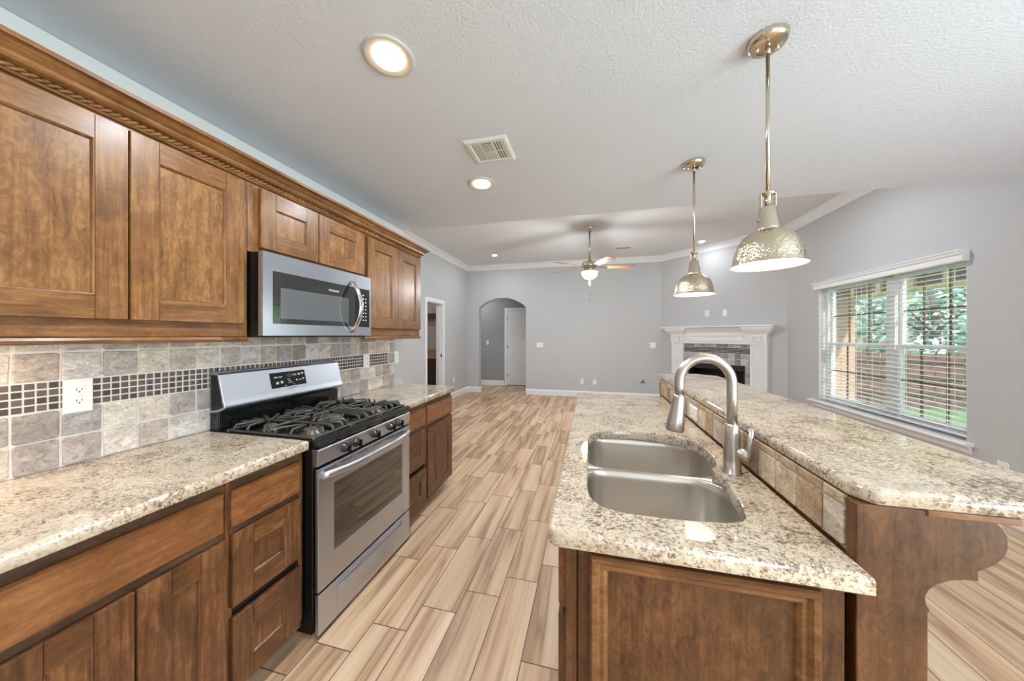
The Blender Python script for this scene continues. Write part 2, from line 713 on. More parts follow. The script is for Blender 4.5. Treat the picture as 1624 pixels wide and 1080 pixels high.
def dup_tree(o, parent=None):
    c = o.copy()
    COL.objects.link(c)
    if parent is not None:
        c.parent = parent
    ROOTPOS[c.name] = ROOTPOS.get(o.name, Vector((0, 0, 0)))
    for ch in list(o.children):
        dup_tree(ch, c)
    return c


def offset_poly(P, d):
    """inset a counter-clockwise polygon by d (negative grows)"""
    n = len(P)
    out = []
    for i in range(n):
        a, b, c = Vector(P[i - 1]), Vector(P[i]), Vector(P[(i + 1) % n])
        d0, d1 = (b - a).normalized(), (c - b).normalized()
        n0, n1 = Vector((-d0.y, d0.x)), Vector((-d1.y, d1.x))
        nn = (n0 + n1)
        nn = nn.normalized() if nn.length > 1e-6 else n0
        k = max(0.35, nn.dot(n0))
        q = b + nn * (d / k)
        out.append((q.x, q.y))
    return out


def round_poly(P, radii, seg=6):
    n = len(P)
    out = []
    for i in range(n):
        a, b, c = Vector(P[i - 1]), Vector(P[i]), Vector(P[(i + 1) % n])
        r = radii[i] if isinstance(radii, (list, tuple)) else radii
        if r <= 0:
            out.append((b.x, b.y))
            continue
        d0, d1 = (a - b).normalized(), (c - b).normalized()
        ang = d0.angle(d1)
        t = r / math.tan(ang / 2)
        p0, p1 = b + d0 * t, b + d1 * t
        cen = b + (d0 + d1).normalized() * (r / sin(ang / 2))
        a0 = math.atan2(p0.y - cen.y, p0.x - cen.x)
        a1 = math.atan2(p1.y - cen.y, p1.x - cen.x)
        da = (a1 - a0 + pi) % (2 * pi) - pi
        for k in range(seg + 1):
            q = a0 + da * k / seg
            out.append((cen.x + r * cos(q), cen.y + r * sin(q)))
    return out


def slab_mesh(outer, z0, z1, holes=(), edge=0.011):
    mb = MB()
    steps = [(0.004, z0), (0.0, z0 + 0.004), (0.0, z1 - edge)]
    for k in range(1, 5):
        a = k / 4 * pi / 2
        steps.append((edge * (1 - cos(a)), z1 - edge + edge * sin(a)))
    rings = [[(x, y, z) for x, y in offset_poly(outer, d)] for d, z in steps]
    mb.loft(rings, 0, True)
    top2 = offset_poly(outer, edge)
    bot2 = offset_poly(outer, 0.004)
    holes_top = []
    for h in holes:                     # each hole counter-clockwise
        hr = []
        for d, z in ((0.0, z0), (0.0, z1 - 0.004), (-0.0015, z1 - 0.0012), (-0.004, z1)):
            hr.append([(x, y, z) for x, y in offset_poly(h, d)])
        mb.loft(hr, 0, True)
        holes_top.append(offset_poly(h, -0.004))
    for ring, hs, z in ((top2, holes_top, z1), (bot2, list(holes), z0)):
        loops = [[Vector((x, y, 0)) for x, y in ring]] + [[Vector((x, y, 0)) for x, y in reversed(h)] for h in hs]
        tris = tessellate_polygon(loops)
        flat = [p for lp in loops for p in lp]
        b = mb.add([(p.x, p.y, z) for p in flat])
        for t in tris:
            mb.face([b + i for i in t], 0)
    return mb


STONES = [(200, 186, 174), (186, 174, 164), (214, 204, 193), (170, 158, 150), (194, 184, 177), (180, 170, 163), (206, 194, 180), (148, 138, 133), (202, 195, 189), (176, 162, 151), (166, 160, 158), (190, 178, 166)]
GLASS = [(96, 84, 80), (84, 74, 72), (108, 94, 88), (78, 70, 70), (100, 90, 88)]


def tiles_into(mb, F, cells, base=0.0, proud=0.006, bev=0.004, jitter=0.004, m=1, palette=STONES, gap=0.0032, r=None):
    r = r or rng
    for (u0, u1, v0, v1) in cells:
        if u1 - u0 < 0.012 or v1 - v0 < 0.006:
            continue
        c = r.choice(palette)
        k = r.uniform(0.94, 1.05)
        mb.cur = tuple(min(1, x * k) for x in lin(*c)[:3]) + (1,)
        u0_, u1_, v0_, v1_ = u0 + gap, u1 - gap, v0 + gap, v1 - gap
        outer = [(u0_, v0_), (u1_, v0_), (u1_, v1_), (u0_, v1_)]
        if jitter > 0 and min(u1 - u0, v1 - v0) > 0.03:
            cr = 0.007
            outer = round_poly(outer, cr, 2)
            outer = [(a + r.uniform(-jitter, jitter) * 0.5, b + r.uniform(-jitter, jitter) * 0.5) for a, b in outer]
        inner = offset_poly(outer, bev)
        mb.loft([[F(a, b, base) for a, b in outer], [F(a, b, proud - bev * 0.4) for a, b in offset_poly(outer, bev * 0.25)], [F(a, b, proud) for a, b in inner]], m, False, True, False, True)
    mb.cur = None


# ------------------------------------------------------------------ room shell
KW = -1.866        # kitchen wall
LW = -2.965        # living room left wall
RW = 2.99          # right wall
FW = 7.43          # far wall
KY = 2.909         # kitchen wall end
KC, LC = 2.455, 3.09
BACK = -2.9

fl = MB()
fl.box(-5.0, RW + 0.3, BACK - 0.2, 9.2, -0.12, 0.0)
struct(fl.build('floor', 'plank_tile'))

c = MB()
c.box(-3.2, RW + 0.2, BACK - 0.2, 2.9, KC, LC + 0.15)
struct(c.build('ceiling', ['ceiling_paint']))
c = MB()
c.box(-3.2, RW + 0.2, 2.9, FW + 0.2, LC, LC + 0.15)
struct(c.build('ceiling_living', 'living_ceiling_paint'))

w = MB()
w.box(LW - 0.14, KW, BACK, KY, 0, KC)
struct(w.build('wall_kitchen', 'wall_paint'))

# living room left wall with a doorway
D0, D1, DH = 5.40, 6.06, 2.035
w = MB()
w.box(LW - 0.14, LW, KY, D0, 0, LC)
w.box(LW - 0.14, LW, D1, FW, 0, LC)
w.box(LW - 0.14, LW, D0, D1, DH, LC)
struct(w.build('wall_left', 'wall_paint'))

# far wall with an arched opening
A0, A1, ASP, ATOP = -2.66, -1.497, 2.065, 2.295
WT = 0.15
w = MB()
half = (A1 - A0) / 2
rise = ATOP - ASP
R = (half * half + rise * rise) / (2 * rise)
cz = ATOP - R
a_lim = math.asin(half / R)
arc = [((A0 + A1) / 2 + R * sin(-a_lim + 2 * a_lim * i / 24), cz + R * cos(-a_lim + 2 * a_lim * i / 24)) for i in range(25)]
P = lambda x, z, a: (x, a, z)
w.prism([(LW - 0.14, 0), (A0, 0), (A0, LC), (LW - 0.14, LC)], FW, FW + WT, P)
w.prism([(A1, 0), (1.72, 0), (1.72, LC), (A1, LC)], FW, FW + WT, P)
for i in range(24):
    (x0, z0), (x1, z1) = arc[i], arc[i + 1]
    w.prism([(x0, z0), (x1, z1), (x1, LC), (x0, LC)], FW, FW + WT, P)
struct(w.build('wall_far', 'wall_paint'))

# angled fireplace wall, local frame: x along the wall, -y into the room
FPL = math.hypot(RW - 1.466, RW - 1.466)
FP_ROOT = (1.466, FW, 0)
s2 = math.sqrt(0.5)


def fpw(a, z, b):           # along, height, out of the wall -> world
    return (1.466 + a * s2 - b * s2, FW - a * s2 - b * s2, z)


BOX0, BOX1, BOXT = 0.585, 1.585, 0.865       # firebox opening along the wall
w = MB()
Fw = lambda u, v, ww: fpw(u, v, ww)
w.boxf(Fw, -0.1, BOX0, 0, LC, -0.15, 0)
w.boxf(Fw, BOX1, FPL + 0.1, 0, LC, -0.15, 0)
w.boxf(Fw, BOX0, BOX1, BOXT, LC, -0.15, 0)
struct(w.build('wall_fireplace', 'wall_paint'))

# right wall with window opening and an unseen side opening, added for light
W0, W1, WZ0, WZ1 = 3.44, 5.20, 0.52, 2.06
PD0, PD1 = -1.9, 0.6
w = MB()
w.box(RW, RW + 0.16, W1, FW - 1.4, 0, LC)
w.box(RW, RW + 0.16, PD1, W0, 0, LC)
w.box(RW, RW + 0.16, W0, W1, 0, WZ0)
w.box(RW, RW + 0.16, W0, W1, WZ1, LC)
w.box(RW, RW + 0.16, PD0, PD1, 2.1, LC)
w.box(RW, RW + 0.16, BACK, PD0, 0, LC)
struct(w.build('wall_right', 'wall_paint'))

# wall behind the camera with an unseen opening, added for light
w = MB()
w.box(KW - 0.2, 0.7, BACK - 0.15, BACK, 0, LC)
w.box(2.7, RW + 0.16, BACK - 0.15, BACK, 0, LC)
w.box(0.7, 2.7, BACK - 0.15, BACK, 0, 0.9)
w.box(0.7, 2.7, BACK - 0.15, BACK, 2.15, LC)
struct(w.build('wall_back', 'wall_paint'))

# hallway beyond the arch
HY = 8.60
w = MB()
w.box(-4.2, -0.2, HY, HY + 0.1, 0, 2.7)
struct(w.build('wall_hall_end', 'hall_paint'))
w = MB()
w.box(-4.3, -4.2, FW + WT, HY, 0, 2.7)
struct(w.build('wall_hall_left', 'hall_paint'))
w = MB()
w.box(-0.3, -0.2, FW + WT, HY, 0, 2.7)
struct(w.build('wall_hall_right', 'hall_paint'))
w = MB()
w.box(-4.3, -0.2, FW + WT, HY + 0.1, 2.7, 2.8)
struct(w.build('ceiling_hall', 'hall_paint'))

# small room beyond the doorway
w = MB()
w.box(-4.9, LW - 0.14, 7.16, 7.26, 0, 2.7)
struct(w.build('wall_pantry_far', 'wall_paint'))
w = MB()
w.box(-4.9, -4.8, 4.2, 7.16, 0, 2.7)
struct(w.build('wall_pantry_left', 'wall_paint'))
w = MB()
w.box(-4.9, LW - 0.14, 4.2, 4.3, 0, 2.7)
struct(w.build('wall_pantry_near', 'wall_paint'))
w = MB()
w.box(-4.9, LW - 0.14, 4.2, 7.26, 2.7, 2.8)
struct(w.build('ceiling_pantry', 'living_ceiling_paint'))

# crown molding in the living room
CROWN = [(0, LC - 0.118), (0.008, LC - 0.118), (0.012, LC - 0.104), (0.020, LC - 0.098), (0.032, LC - 0.070), (0.055, LC - 0.040), (0.072, LC - 0.024), (0.078, LC - 0.012), (0.086, LC - 0.010), (0.086, LC), (0, LC)]
w = MB()
w.sweep([(LW, KY), (LW, FW), (1.466, FW), (RW, FW - (RW - 1.466)), (RW, 2.9)], CROWN)
struct(w.build('trim_1', 'white_trim'))

# white strip over the kitchen cabinets, painting can light on the wall top
w = MB()
w.sweep([(KW, BACK), (KW, KY)], [(0, 2.30), (0.012, 2.30), (0.012, KC - 0.002), (0, KC - 0.002)])
struct(w.build('lit_wall_strip', 'white_trim'))

BASE = [(0, 0), (0.016, 0), (0.016, 0.105), (0.011, 0.118), (0.006, 0.132), (0, 0.132)]


def baseboard(name, path):
    b = MB()
    b.sweep(path, BASE)
    struct(b.build(name, 'white_trim'))


baseboard('baseboard_left', [(LW, KY), (LW, D0 - 0.075)])
baseboard('baseboard_corner', [(LW, D1 + 0.075), (LW, FW), (A0, FW)])
baseboard('baseboard_far', [(A1, FW), (1.466, FW), (1.466 + 0.24 * s2, FW - 0.24 * s2)])
baseboard('baseboard_right', [(RW - 0.24 * s2, FW - (RW - 1.466) + 0.24 * s2), (RW, FW - (RW - 1.466)), (RW, PD1)])
baseboard('baseboard_hall', [(-4.2, HY), (-2.345, HY)])
baseboard('baseboard_arch_left', [(A0, FW), (A0, FW + WT)])

# doorway casing (left wall)
w = MB()
CASE = [(0.0, 0.0), (0.07, 0.0), (0.07, 0.012), (0.055, 0.018), (0.012, 0.014), (0.0, 0.010)]
Fl = FX(LW, 1)
w.boxf(Fl, D0 - 0.07, D0, 0, DH + 0.07, 0, 0.016)
w.boxf(Fl, D1, D1 + 0.07, 0, DH + 0.07, 0, 0.016)
w.boxf(Fl, D0, D1, DH, DH + 0.07, 0, 0.016)
w.boxf(Fl, D0, D0 + 0.015, 0, DH, -0.14, 0)
w.boxf(Fl, D1 - 0.015, D1, 0, DH, -0.14, 0)
w.boxf(Fl, D0, D1, DH - 0.015, DH, -0.14, 0)
w.boxf(Fl, D1 - 0.028, D1 - 0.015, 0, DH - 0.015, -0.075, -0.045)
casing = struct(w.build('trim_3', 'white_trim', bevel=0.003))
w = MB()
w.boxf(Fl, D1 - 0.017, D1 - 0.0145, 0.95, 1.01, -0.04, -0.005)
w.build('strike_plate', 'nickel', casing)

# hall door
Fh = FY(HY, -1)
DX0, DX1 = -2.255, -1.42
w = MB()
w.boxf(Fh, DX0 - 0.075, DX0, 0, 2.15, 0, 0.018)
w.boxf(Fh, DX1, DX1 + 0.075, 0, 2.15, 0, 0.018)
w.boxf(Fh, DX0, DX1, 2.075, 2.15, 0, 0.018)
struct(w.build('trim_4', 'white_trim', bevel=0.003))
w = MB()
w.boxf(Fh, DX0 + 0.004, DX1 - 0.004, 0.025, 2.07, 0.0, 0.012)
door = struct(w.build('door_1', 'white_trim', bevel=0.002))


def raised_panel(F, u0, u1, v0, v1, w0, arch=0.0):
    """groove ring and raised field, top edge optionally arched"""
    mb = MB()
    def outline(ins):
        pts = [(u0 + ins, v0 + ins), (u1 - ins, v0 + ins)]
        for i in range(13):
            t = i / 12
            uu = u1 - ins + (u0 - u1 + 2 * ins) * t
            pts.append((uu, v1 - ins - arch * (abs(2 * t - 1) ** 2)))
        return pts
    lv = [(0, w0), (0.006, w0 + 0.004), (0.014, w0 + 0.004), (0.020, w0 + 0.0005), (0.034, w0 + 0.0005), (0.05, w0 + 0.004)]
    mb.loft([[F(a, b, wv) for a, b in outline(i)] for i, wv in lv], 0, False, True, False, True)
    return mb


raised_panel(Fh, DX0 + 0.13, DX1 - 0.13, 1.06, 1.93, 0.0125, 0.03).build('upper_panel', 'white_trim', door)
raised_panel(Fh, DX0 + 0.13, DX1 - 0.13, 0.27, 0.93, 0.0125, 0.0).build('lower_panel', 'white_trim', door)
for hz in (0.28, 1.08, 1.86):
    w = MB()
    w.boxf(Fh, DX0 - 0.012, DX0 + 0.012, hz - 0.045, hz + 0.045, 0.012, 0.020)
    w.build('hinge', 'nickel', door)
w = MB()
w.lathe([(0.026, 0), (0.026, 0.006), (0.010, 0.010), (0.010, 0.035), (0.026, 0.042), (0.028, 0.055), (0.018, 0.066), (0.0, 0.068)], (DX1 - 0.07, HY - 0.012, 0.97), 20, 0, Matrix.Rotation(pi / 2, 3, 'X'))
w.build('door_knob', 'nickel', door)

# ------------------------------------------------------------------ window, blind
win = MB()
XO = RW + 0.11       # plane of the window unit
Fr = FX(XO, -1)      # w towards the room
WM = 4.235           # mullion centre
# outer frame
win.boxf(Fr, W0, W0 + 0.04, WZ0, WZ1, -0.05, 0.03)
win.boxf(Fr, W1 - 0.04, W1, WZ0, WZ1, -0.05, 0.03)
win.boxf(Fr, W0, W1, WZ1 - 0.04, WZ1, -0.05, 0.03)
win.boxf(Fr, W0, W1, WZ0, WZ0 + 0.045, -0.05, 0.03)
win.boxf(Fr, WM - 0.05, WM + 0.05, WZ0, WZ1, -0.05, 0.035)
# white jamb liners of the recess
win.box(RW + 0.001, XO, W0, W0 + 0.006, WZ0, WZ1)
win.box(RW + 0.001, XO, W1 - 0.006, W1, WZ0, WZ1)
win.box(RW + 0.001, XO, W0, W1, WZ1 - 0.006, WZ1)
window = struct(win.build('window_1', 'white_trim', bevel=0.003))
for (a, b) in ((W0 + 0.04, WM - 0.05), (WM + 0.05, W1 - 0.04)):
    for (z0, z1, off) in ((1.26, WZ1 - 0.04, -0.02), (WZ0 + 0.045, 1.30, 0.0)):
        w = MB()
        w.boxf(Fr, a, a + 0.032, z0, z1, off - 0.015, off + 0.015)
        w.boxf(Fr, b - 0.032, b, z0, z1, off - 0.015, off + 0.015)
        w.boxf(Fr, a + 0.032, b - 0.032, z0, z0 + 0.04, off - 0.015, off + 0.015)
        w.boxf(Fr, a + 0.032, b - 0.032, z1 - 0.04, z1, off - 0.015, off + 0.015)
        s_ = w.build('sash', 'white_trim', window, bevel=0.002)
        w = MB()
        w.boxf(Fr, a + 0.03, b - 0.03, z0 + 0.038, z1 - 0.038, off - 0.002, off + 0.002)
        w.build('pane', 'window_glass', s_)
        w = MB()
        for k in (1, 2):
            u = a + (b - a) * k / 3
            w.boxf(Fr, u - 0.0055, u + 0.0055, z0 + 0.04, z1 - 0.04, off - 0.006, off + 0.006)
        zm = (z0 + z1) / 2
        w.boxf(Fr, a + 0.03, b - 0.03, zm - 0.006, zm + 0.006, off - 0.006, off + 0.006)
        w.build('muntin', 'muntin_brown', s_)

# drywall reveals come from the wall itself; sill and apron
w = MB()
w.prism([(RW + 0.06, 0.490), (RW - 0.055, 0.490), (RW - 0.065, 0.497), (RW - 0.065, 0.508), (RW - 0.055, 0.518), (RW + 0.06, 0.518)], W0 - 0.055, W1 + 0.13, lambda p, q, a: (p, a, q))
sill = struct(w.build('trim_5', 'white_trim', bevel=0.003))
w = MB()
w.sweep([(RW, W1 + 0.11), (RW, W0 - 0.035)], [(0, 0.425), (0.006, 0.425), (0.012, 0.436), (0.014, 0.46), (0.030, 0.478), (0.034, 0.490), (0, 0.490)])
w.build('apron', 'white_trim', sill)

blind = thing('window_blind', 'wide white slatted blind with valance hanging in the window over the fence view', 'blind', (RW, 4.3, 2.0))
w = MB()
w.sweep([(RW + 0.02, W1 + 0.03), (RW - 0.045, W1 + 0.03), (RW - 0.045, W0 - 0.02), (RW + 0.02, W0 - 0.02)][::-1] if False else [(RW, W1 + 0.035), (RW, W0 - 0.02)],
        [(0.0, 2.0), (0.040, 2.0), (0.046, 2.008), (0.046, 2.05), (0.056, 2.062), (0.060, 2.078), (0.068, 2.088), (0.068, 2.096), (0.0, 2.096)])
w.build('valance', 'white_trim', blind)
w = MB()
zs = 0.60
SX = RW + 0.035
while zs < 2.0:
    pts = []
    for k in range(5):
        t = -1 + k / 2
        pts.append((SX + t * 0.025, zs + 0.0022 * (1 - t * t)))
    poly = [(x, z - 0.0012) for x, z in pts] + [(x, z + 0.0012) for x, z in reversed(pts)]
    w.prism(poly, W0 + 0.012, W1 - 0.012, lambda p, q, a: (p, a, q))
    zs += 0.0462
w.build('slats', 'white_trim', blind)
w = MB()
w.box(SX - 0.025, SX + 0.025, W0 + 0.012, W1 - 0.012, 0.548, 0.562)
w.build('bottom_rail', 'white_trim', blind, bevel=0.003)
w = MB()
for u in (W0 + 0.16, W0 + 0.62, WM - 0.2, WM + 0.2, W1 - 0.62, W1 - 0.16):
    for dx in (-0.024, 0.024):
        w.box(SX + dx - 0.001, SX + dx + 0.001, u - 0.0015, u + 0.0015, 0.56, 2.0)
w.build('ladder_cords', 'white_plastic', blind)

# ------------------------------------------------------------------ cabinetry
def drawer_front(parent, F, u0, u1, v0, v1, kind, fam, th=0.02, name='drawer'):
    """kind slab | shaker"""
    hz = fam + ('_y' if AX == 'Y' else '_x')
    if kind == 'slab':
        w = MB()
        w.boxt(F, u0, u1, v0, v1, th * 0.55, th, 0.006)
        w.boxf(F, u0, u1, v0, v1, 0.001, th * 0.55)
        return w.build(name, 'slab_y' if AX == 'Y' else hz, parent)
    return shaker(parent, F, u0, u1, v0, v1, fam, th, name)


AX = 'Y'


def shaker(parent, F, u0, u1, v0, v1, fam, th=0.02, name='door', st=0.076, rl=0.076, panel=None):
    hz = fam + ('_y' if AX == 'Y' else '_x')
    vt = fam + '_z'
    w = MB()
    b = 0.003
    w.boxf(F, u0, u0 + st, v0, v1, 0.001, th - b, 0)
    w.boxf(F, u1 - st, u1, v0, v1, 0.001, th - b, 0)
    w.boxf(F, u0 + st, u1 - st, v1 - rl, v1, 0.001, th - b, 1)
    w.boxf(F, u0 + st, u1 - st, v0, v0 + rl, 0.001, th - b, 1)
    # eased faces
    w.boxt(F, u0, u0 + st, v0, v1, th - b, th, 0.0015, 0)
    w.boxt(F, u1 - st, u1, v0, v1, th - b, th, 0.0015, 0)
    w.boxt(F, u0 + st, u1 - st, v1 - rl, v1, th - b, th, 0.0008, 1)
    w.boxt(F, u0 + st, u1 - st, v0, v0 + rl, th - b, th, 0.0008, 1)
    d = w.build(name, [vt, hz], parent)
    i0, i1, j0, j1 = u0 + st, u1 - st, v0 + rl, v1 - rl
    w = MB()
    w.boxf(F, i0 - 0.002, i1 + 0.002, j0 - 0.002, j1 + 0.002, 0.002, th - 0.010)
    w.build('panel', panel or vt, d)
    w = MB()
    k = 0.007
    O = [(i0, j0), (i1, j0), (i1, j1), (i0, j1)]
    I = [(i0 + k, j0 + k), (i1 - k, j0 + k), (i1 - k, j1 - k), (i0 + k, j1 - k)]
    w.loft([[F(a, bb, th - 0.0015) for a, bb in O], [F(a, bb, th - 0.003) for a, bb in offset_poly(O, 0.003)], [F(a, bb, th - 0.0098) for a, bb in I]], 0, False)
    w.build('bead', vt, d)
    return d


CF = -1.56           # upper cabinet face frame front plane
DF = 0.02
KB = KW + 0.002


def upper_cabinet(name, label, y0, y1, z0, z1, doors, frame_l=0.03, frame_r=0.03, rail=True, panelm='panel_z'):
    t = thing(name, label, 'cabinet', ((KB + CF) / 2, (y0 + y1) / 2, z0), group='stained maple wall cabinets')
    w = MB()
    w.box(KB, CF - 0.02, y0, y1, z0 + 0.02, z1, 0)
    w.build('body', ['maple_z'], t)
    F = FX(CF - 0.02, 1)
    w = MB()
    w.boxf(F, y0, y0 + frame_l, z0, z1, 0, 0.02, 0)
    w.boxf(F, y1 - frame_r, y1, z0, z1, 0, 0.02, 0)
    w.boxf(F, y0 + frame_l, y1 - frame_r, z1 - 0.05, z1, 0, 0.02, 1)
    w.boxf(F, y0 + frame_l, y1 - frame_r, z0, z0 + 0.065, 0, 0.02, 1)
    w.build('face_frame', ['maple_z', 'maple_y'], t, bevel=0.0015)
    F = FX(CF, 1)
    for (a, b, c0, c1) in doors:
        shaker(t, F, a, b, c0, c1, 'maple', DF, 'door', 0.077, 0.077, panelm)
    if rail:
        w = MB()
        zz = z0
        prof = [(0, zz - 0.024), (0.008, zz - 0.024), (0.018, zz - 0.020), (0.020, zz - 0.012), (0.016, zz - 0.004), (0.008, zz), (0, zz)]
        w.sweep([(KB, y0)] + [(CF - 0.005, y0)] + [(CF - 0.005, y1), (KB, y1)] if False else [(CF - 0.012, y0 + 0.0), (CF - 0.012, y1 + (0.012 if y1 > 2.5 else 0.0))], prof)
        w.build('light_rail', 'maple_y', t)
    return t


UB, UT = 1.385, 2.135
upper_cabinet('wall_cabinet', 'two-door maple wall cabinet over the left counter, beside the microwave', 0.345, 1.156, UB, UT,
              [(0.378, 0.752, 1.443, 2.097), (0.757, 1.131, 1.443, 2.097)])
upper_cabinet('wall_cabinet', 'short two-door maple cabinet directly above the microwave', 1.158, 1.945, 1.785, UT,
              [(1.206, 1.541, 1.812, 2.097), (1.547, 1.93, 1.812, 2.097)], 0.05, 0.02, rail=False)
upper_cabinet('wall_cabinet', 'narrow two-door maple wall cabinet at the end of the row, right of the microwave', 1.947, 2.705, UB, UT,
              [(1.968, 2.332, 1.443, 2.097), (2.337, 2.692, 1.443, 2.097)])
upper_cabinet('wall_cabinet', 'maple wall cabinet nearest the camera, past the picture edge above the left counter', -0.46, 0.343, UB, UT,
              [(-0.43, -0.06, 1.443, 2.097), (-0.055, 0.315, 1.443, 2.097)])

# cabinet crown with rope bead
cr = thing('cabinet_crown', 'stained crown molding with twisted rope bead along the top of the wall cabinets', 'molding', (CF, 1.2, UT))
w = MB()
Z = 2.112
CP = [(0, Z), (0.010, Z), (0.013, Z + 0.004), (0.012, Z + 0.008), (0.008, Z + 0.009), (0.008, Z + 0.024), (0.020, Z + 0.026), (0.030, Z + 0.030), (0.036, Z + 0.038), (0.038, Z + 0.046), (0.046, Z + 0.052), (0.058, Z + 0.066), (0.064, Z + 0.070), (0.074, Z + 0.071), (0.076, Z + 0.084), (0, Z + 0.084)]
# travel so that the out side faces the room: +x side when going -y ... right-hand of travel
w.sweep([(KB, 2.705), (CF, 2.705), (CF, -0.46)][::-1] if False else [(CF, -0.46), (CF, 2.705), (KB, 2.705)], CP)
w.build('cornice', 'maple_y', cr)


def rope(path_pts, r0, rs, pitch, n=6, per=8):
    w = MB()
    for ph in (0.0, pi):
        pts = []
        for (a, b) in zip(path_pts[:-1], path_pts[1:]):
            a, b = Vector(a), Vector(b)
            d = (b - a)
            L = d.length
            d.normalize()
            up = Vector((0, 0, 1))
            side = d.cross(up)
            k = int(L / pitch * per)
            for i in range(k + 1):
                s = L * i / k
                an = 2 * pi * s / pitch + ph
                pts.append(a + d * s + side * (r0 * cos(an)) + up * (r0 * sin(an)))
        w.tube(pts, rs, n)
    return w


rope([(CF + 0.011, 0.2, Z + 0.0165), (CF + 0.011, 2.716, Z + 0.0165), (KB, 2.716, Z + 0.0165)], 0.0050, 0.0056, 0.042).build('rope_bead', 'maple_y', cr)

# base cabinets
BF = -1.275          # face frame front


def base_cabinet(label, y0, y1, fronts, doors=(), group='stained maple base cabinets'):
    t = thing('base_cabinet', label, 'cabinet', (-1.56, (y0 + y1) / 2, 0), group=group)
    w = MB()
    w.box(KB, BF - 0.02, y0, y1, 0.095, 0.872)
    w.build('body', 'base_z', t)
    w = MB()
    w.box(KB, BF - 0.07, y0, y1, 0.0, 0.095)
    w.build('toe_kick', 'kick_black', t)
    F = FX(BF - 0.02, 1)
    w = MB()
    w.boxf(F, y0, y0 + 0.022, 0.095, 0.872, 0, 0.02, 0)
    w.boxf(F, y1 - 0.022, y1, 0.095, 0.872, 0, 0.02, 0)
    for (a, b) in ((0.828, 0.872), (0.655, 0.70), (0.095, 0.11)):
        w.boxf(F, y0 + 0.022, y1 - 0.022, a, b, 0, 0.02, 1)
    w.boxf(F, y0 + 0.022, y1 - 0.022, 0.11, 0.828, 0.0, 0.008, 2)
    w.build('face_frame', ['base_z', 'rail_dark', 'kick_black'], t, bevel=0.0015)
    F = FX(BF, 1)
    for (a, b, c0, c1, kind) in fronts:
        drawer_front(t, F, a, b, c0, c1, kind, 'base')
    for (a, b, c0, c1) in doors:
        shaker(t, F, a, b, c0, c1, 'base', DF, 'door', 0.078, 0.078)
    return t


base_cabinet('base cabinet under the left counter with one wide drawer over two doors', 0.372, 0.868,
             [(0.392, 0.856, 0.690, 0.832, 'slab')], [(0.392, 0.626, 0.095, 0.662), (0.631, 0.862, 0.095, 0.662)])
base_cabinet('three-drawer base cabinet standing left of the gas range', 0.870, 1.186,
             [(0.883, 1.161, 0.690, 0.828, 'slab'), (0.881, 1.160, 0.402, 0.668, 'shaker'), (0.881, 1.160, 0.093, 0.364, 'shaker')])
base_cabinet('narrow three-drawer base cabinet standing right of the gas range', 1.972, 2.293,
             [(1.985, 2.277, 0.690, 0.832, 'slab'), (1.985, 2.280, 0.395, 0.665, 'shaker'), (1.985, 2.284, 0.090, 0.360, 'shaker')])
base_cabinet('base cabinet at the far end of the row with one drawer over two narrow doors', 2.295, 2.775,
             [(2.309, 2.762, 0.680, 0.832, 'slab')], [(2.309, 2.534, 0.097, 0.655), (2.538, 2.762, 0.097, 0.655)])
base_cabinet('base cabinet nearest the camera, past the picture edge under the left counter', -0.46, 0.370,
             [(-0.44, -0.05, 0.690, 0.832, 'slab'), (-0.04, 0.35, 0.690, 0.832, 'slab')], [(-0.44, -0.05, 0.095, 0.662), (-0.04, 0.35, 0.095, 0.662)])

# countertops
CT0, CT1 = 0.873, 0.914
outer = round_poly([(KB, -0.46), (-1.235, -0.46), (-1.235, 1.190), (KB, 1.190)], [0, 0, 0.012, 0], 4)
o = slab_mesh(outer, CT0, CT1).build('countertop', 'granite')
tag(o, 'beige granite countertop left of the gas range, under the white outlet', 'countertop', 'granite countertops')
outer = round_poly([(KB, 1.968), (-1.235, 1.968), (-1.235, 2.812), (KB, 2.812)], [0, 0.012, 0.03, 0], 4)
o = slab_mesh(outer, CT0, CT1).build('countertop', 'granite')
tag(o, 'short beige granite countertop between the gas range and the living room', 'countertop', 'granite countertops')

# ------------------------------------------------------------------ backsplash
bs = MB()
F = FX(KW + 0.001, 1)
TE = 2.756
bs.boxf(F, -0.46, TE, CT1, 1.392, 0, 0.0045, 0)
r2 = random.Random(21)
gx0 = 0.629 - 0.1025 * 11
PIT = 0.1025
rows = [(0.914, 1.020), (1.020, 1.124), (1.226, 1.330), (1.330, 1.392)]
cols = []
u = gx0
while u < TE - 0.01:
    cols.append((u, min(u + PIT, TE)))
    u += PIT
for (v0, v1) in rows:
    tiles_into(bs, F, [(a, b, v0, v1) for a, b in cols], 0.002, 0.010, 0.003, r=r2)
tiles_into(bs, F, [(2.658, TE, 1.124, 1.226)], 0.002, 0.010, 0.003, r=r2)
cells = []
u = gx0
while u < 2.655:
    for k in range(4):
        cells.append((u, min(u + 0.0256, 2.658), 1.124 + k * 0.0255, 1.124 + (k + 1) * 0.0255))
    u += 0.0256
tiles_into(bs, F, cells, 0.002, 0.0070, 0.0012, 0, 2, GLASS, 0.0024, r2)
o = bs.build('backsplash', ['grout_light', 'travertine', 'mosaic_glass'])
tag(o, 'tumbled travertine backsplash with a brown glass mosaic band along the kitchen wall', 'tile backsplash')


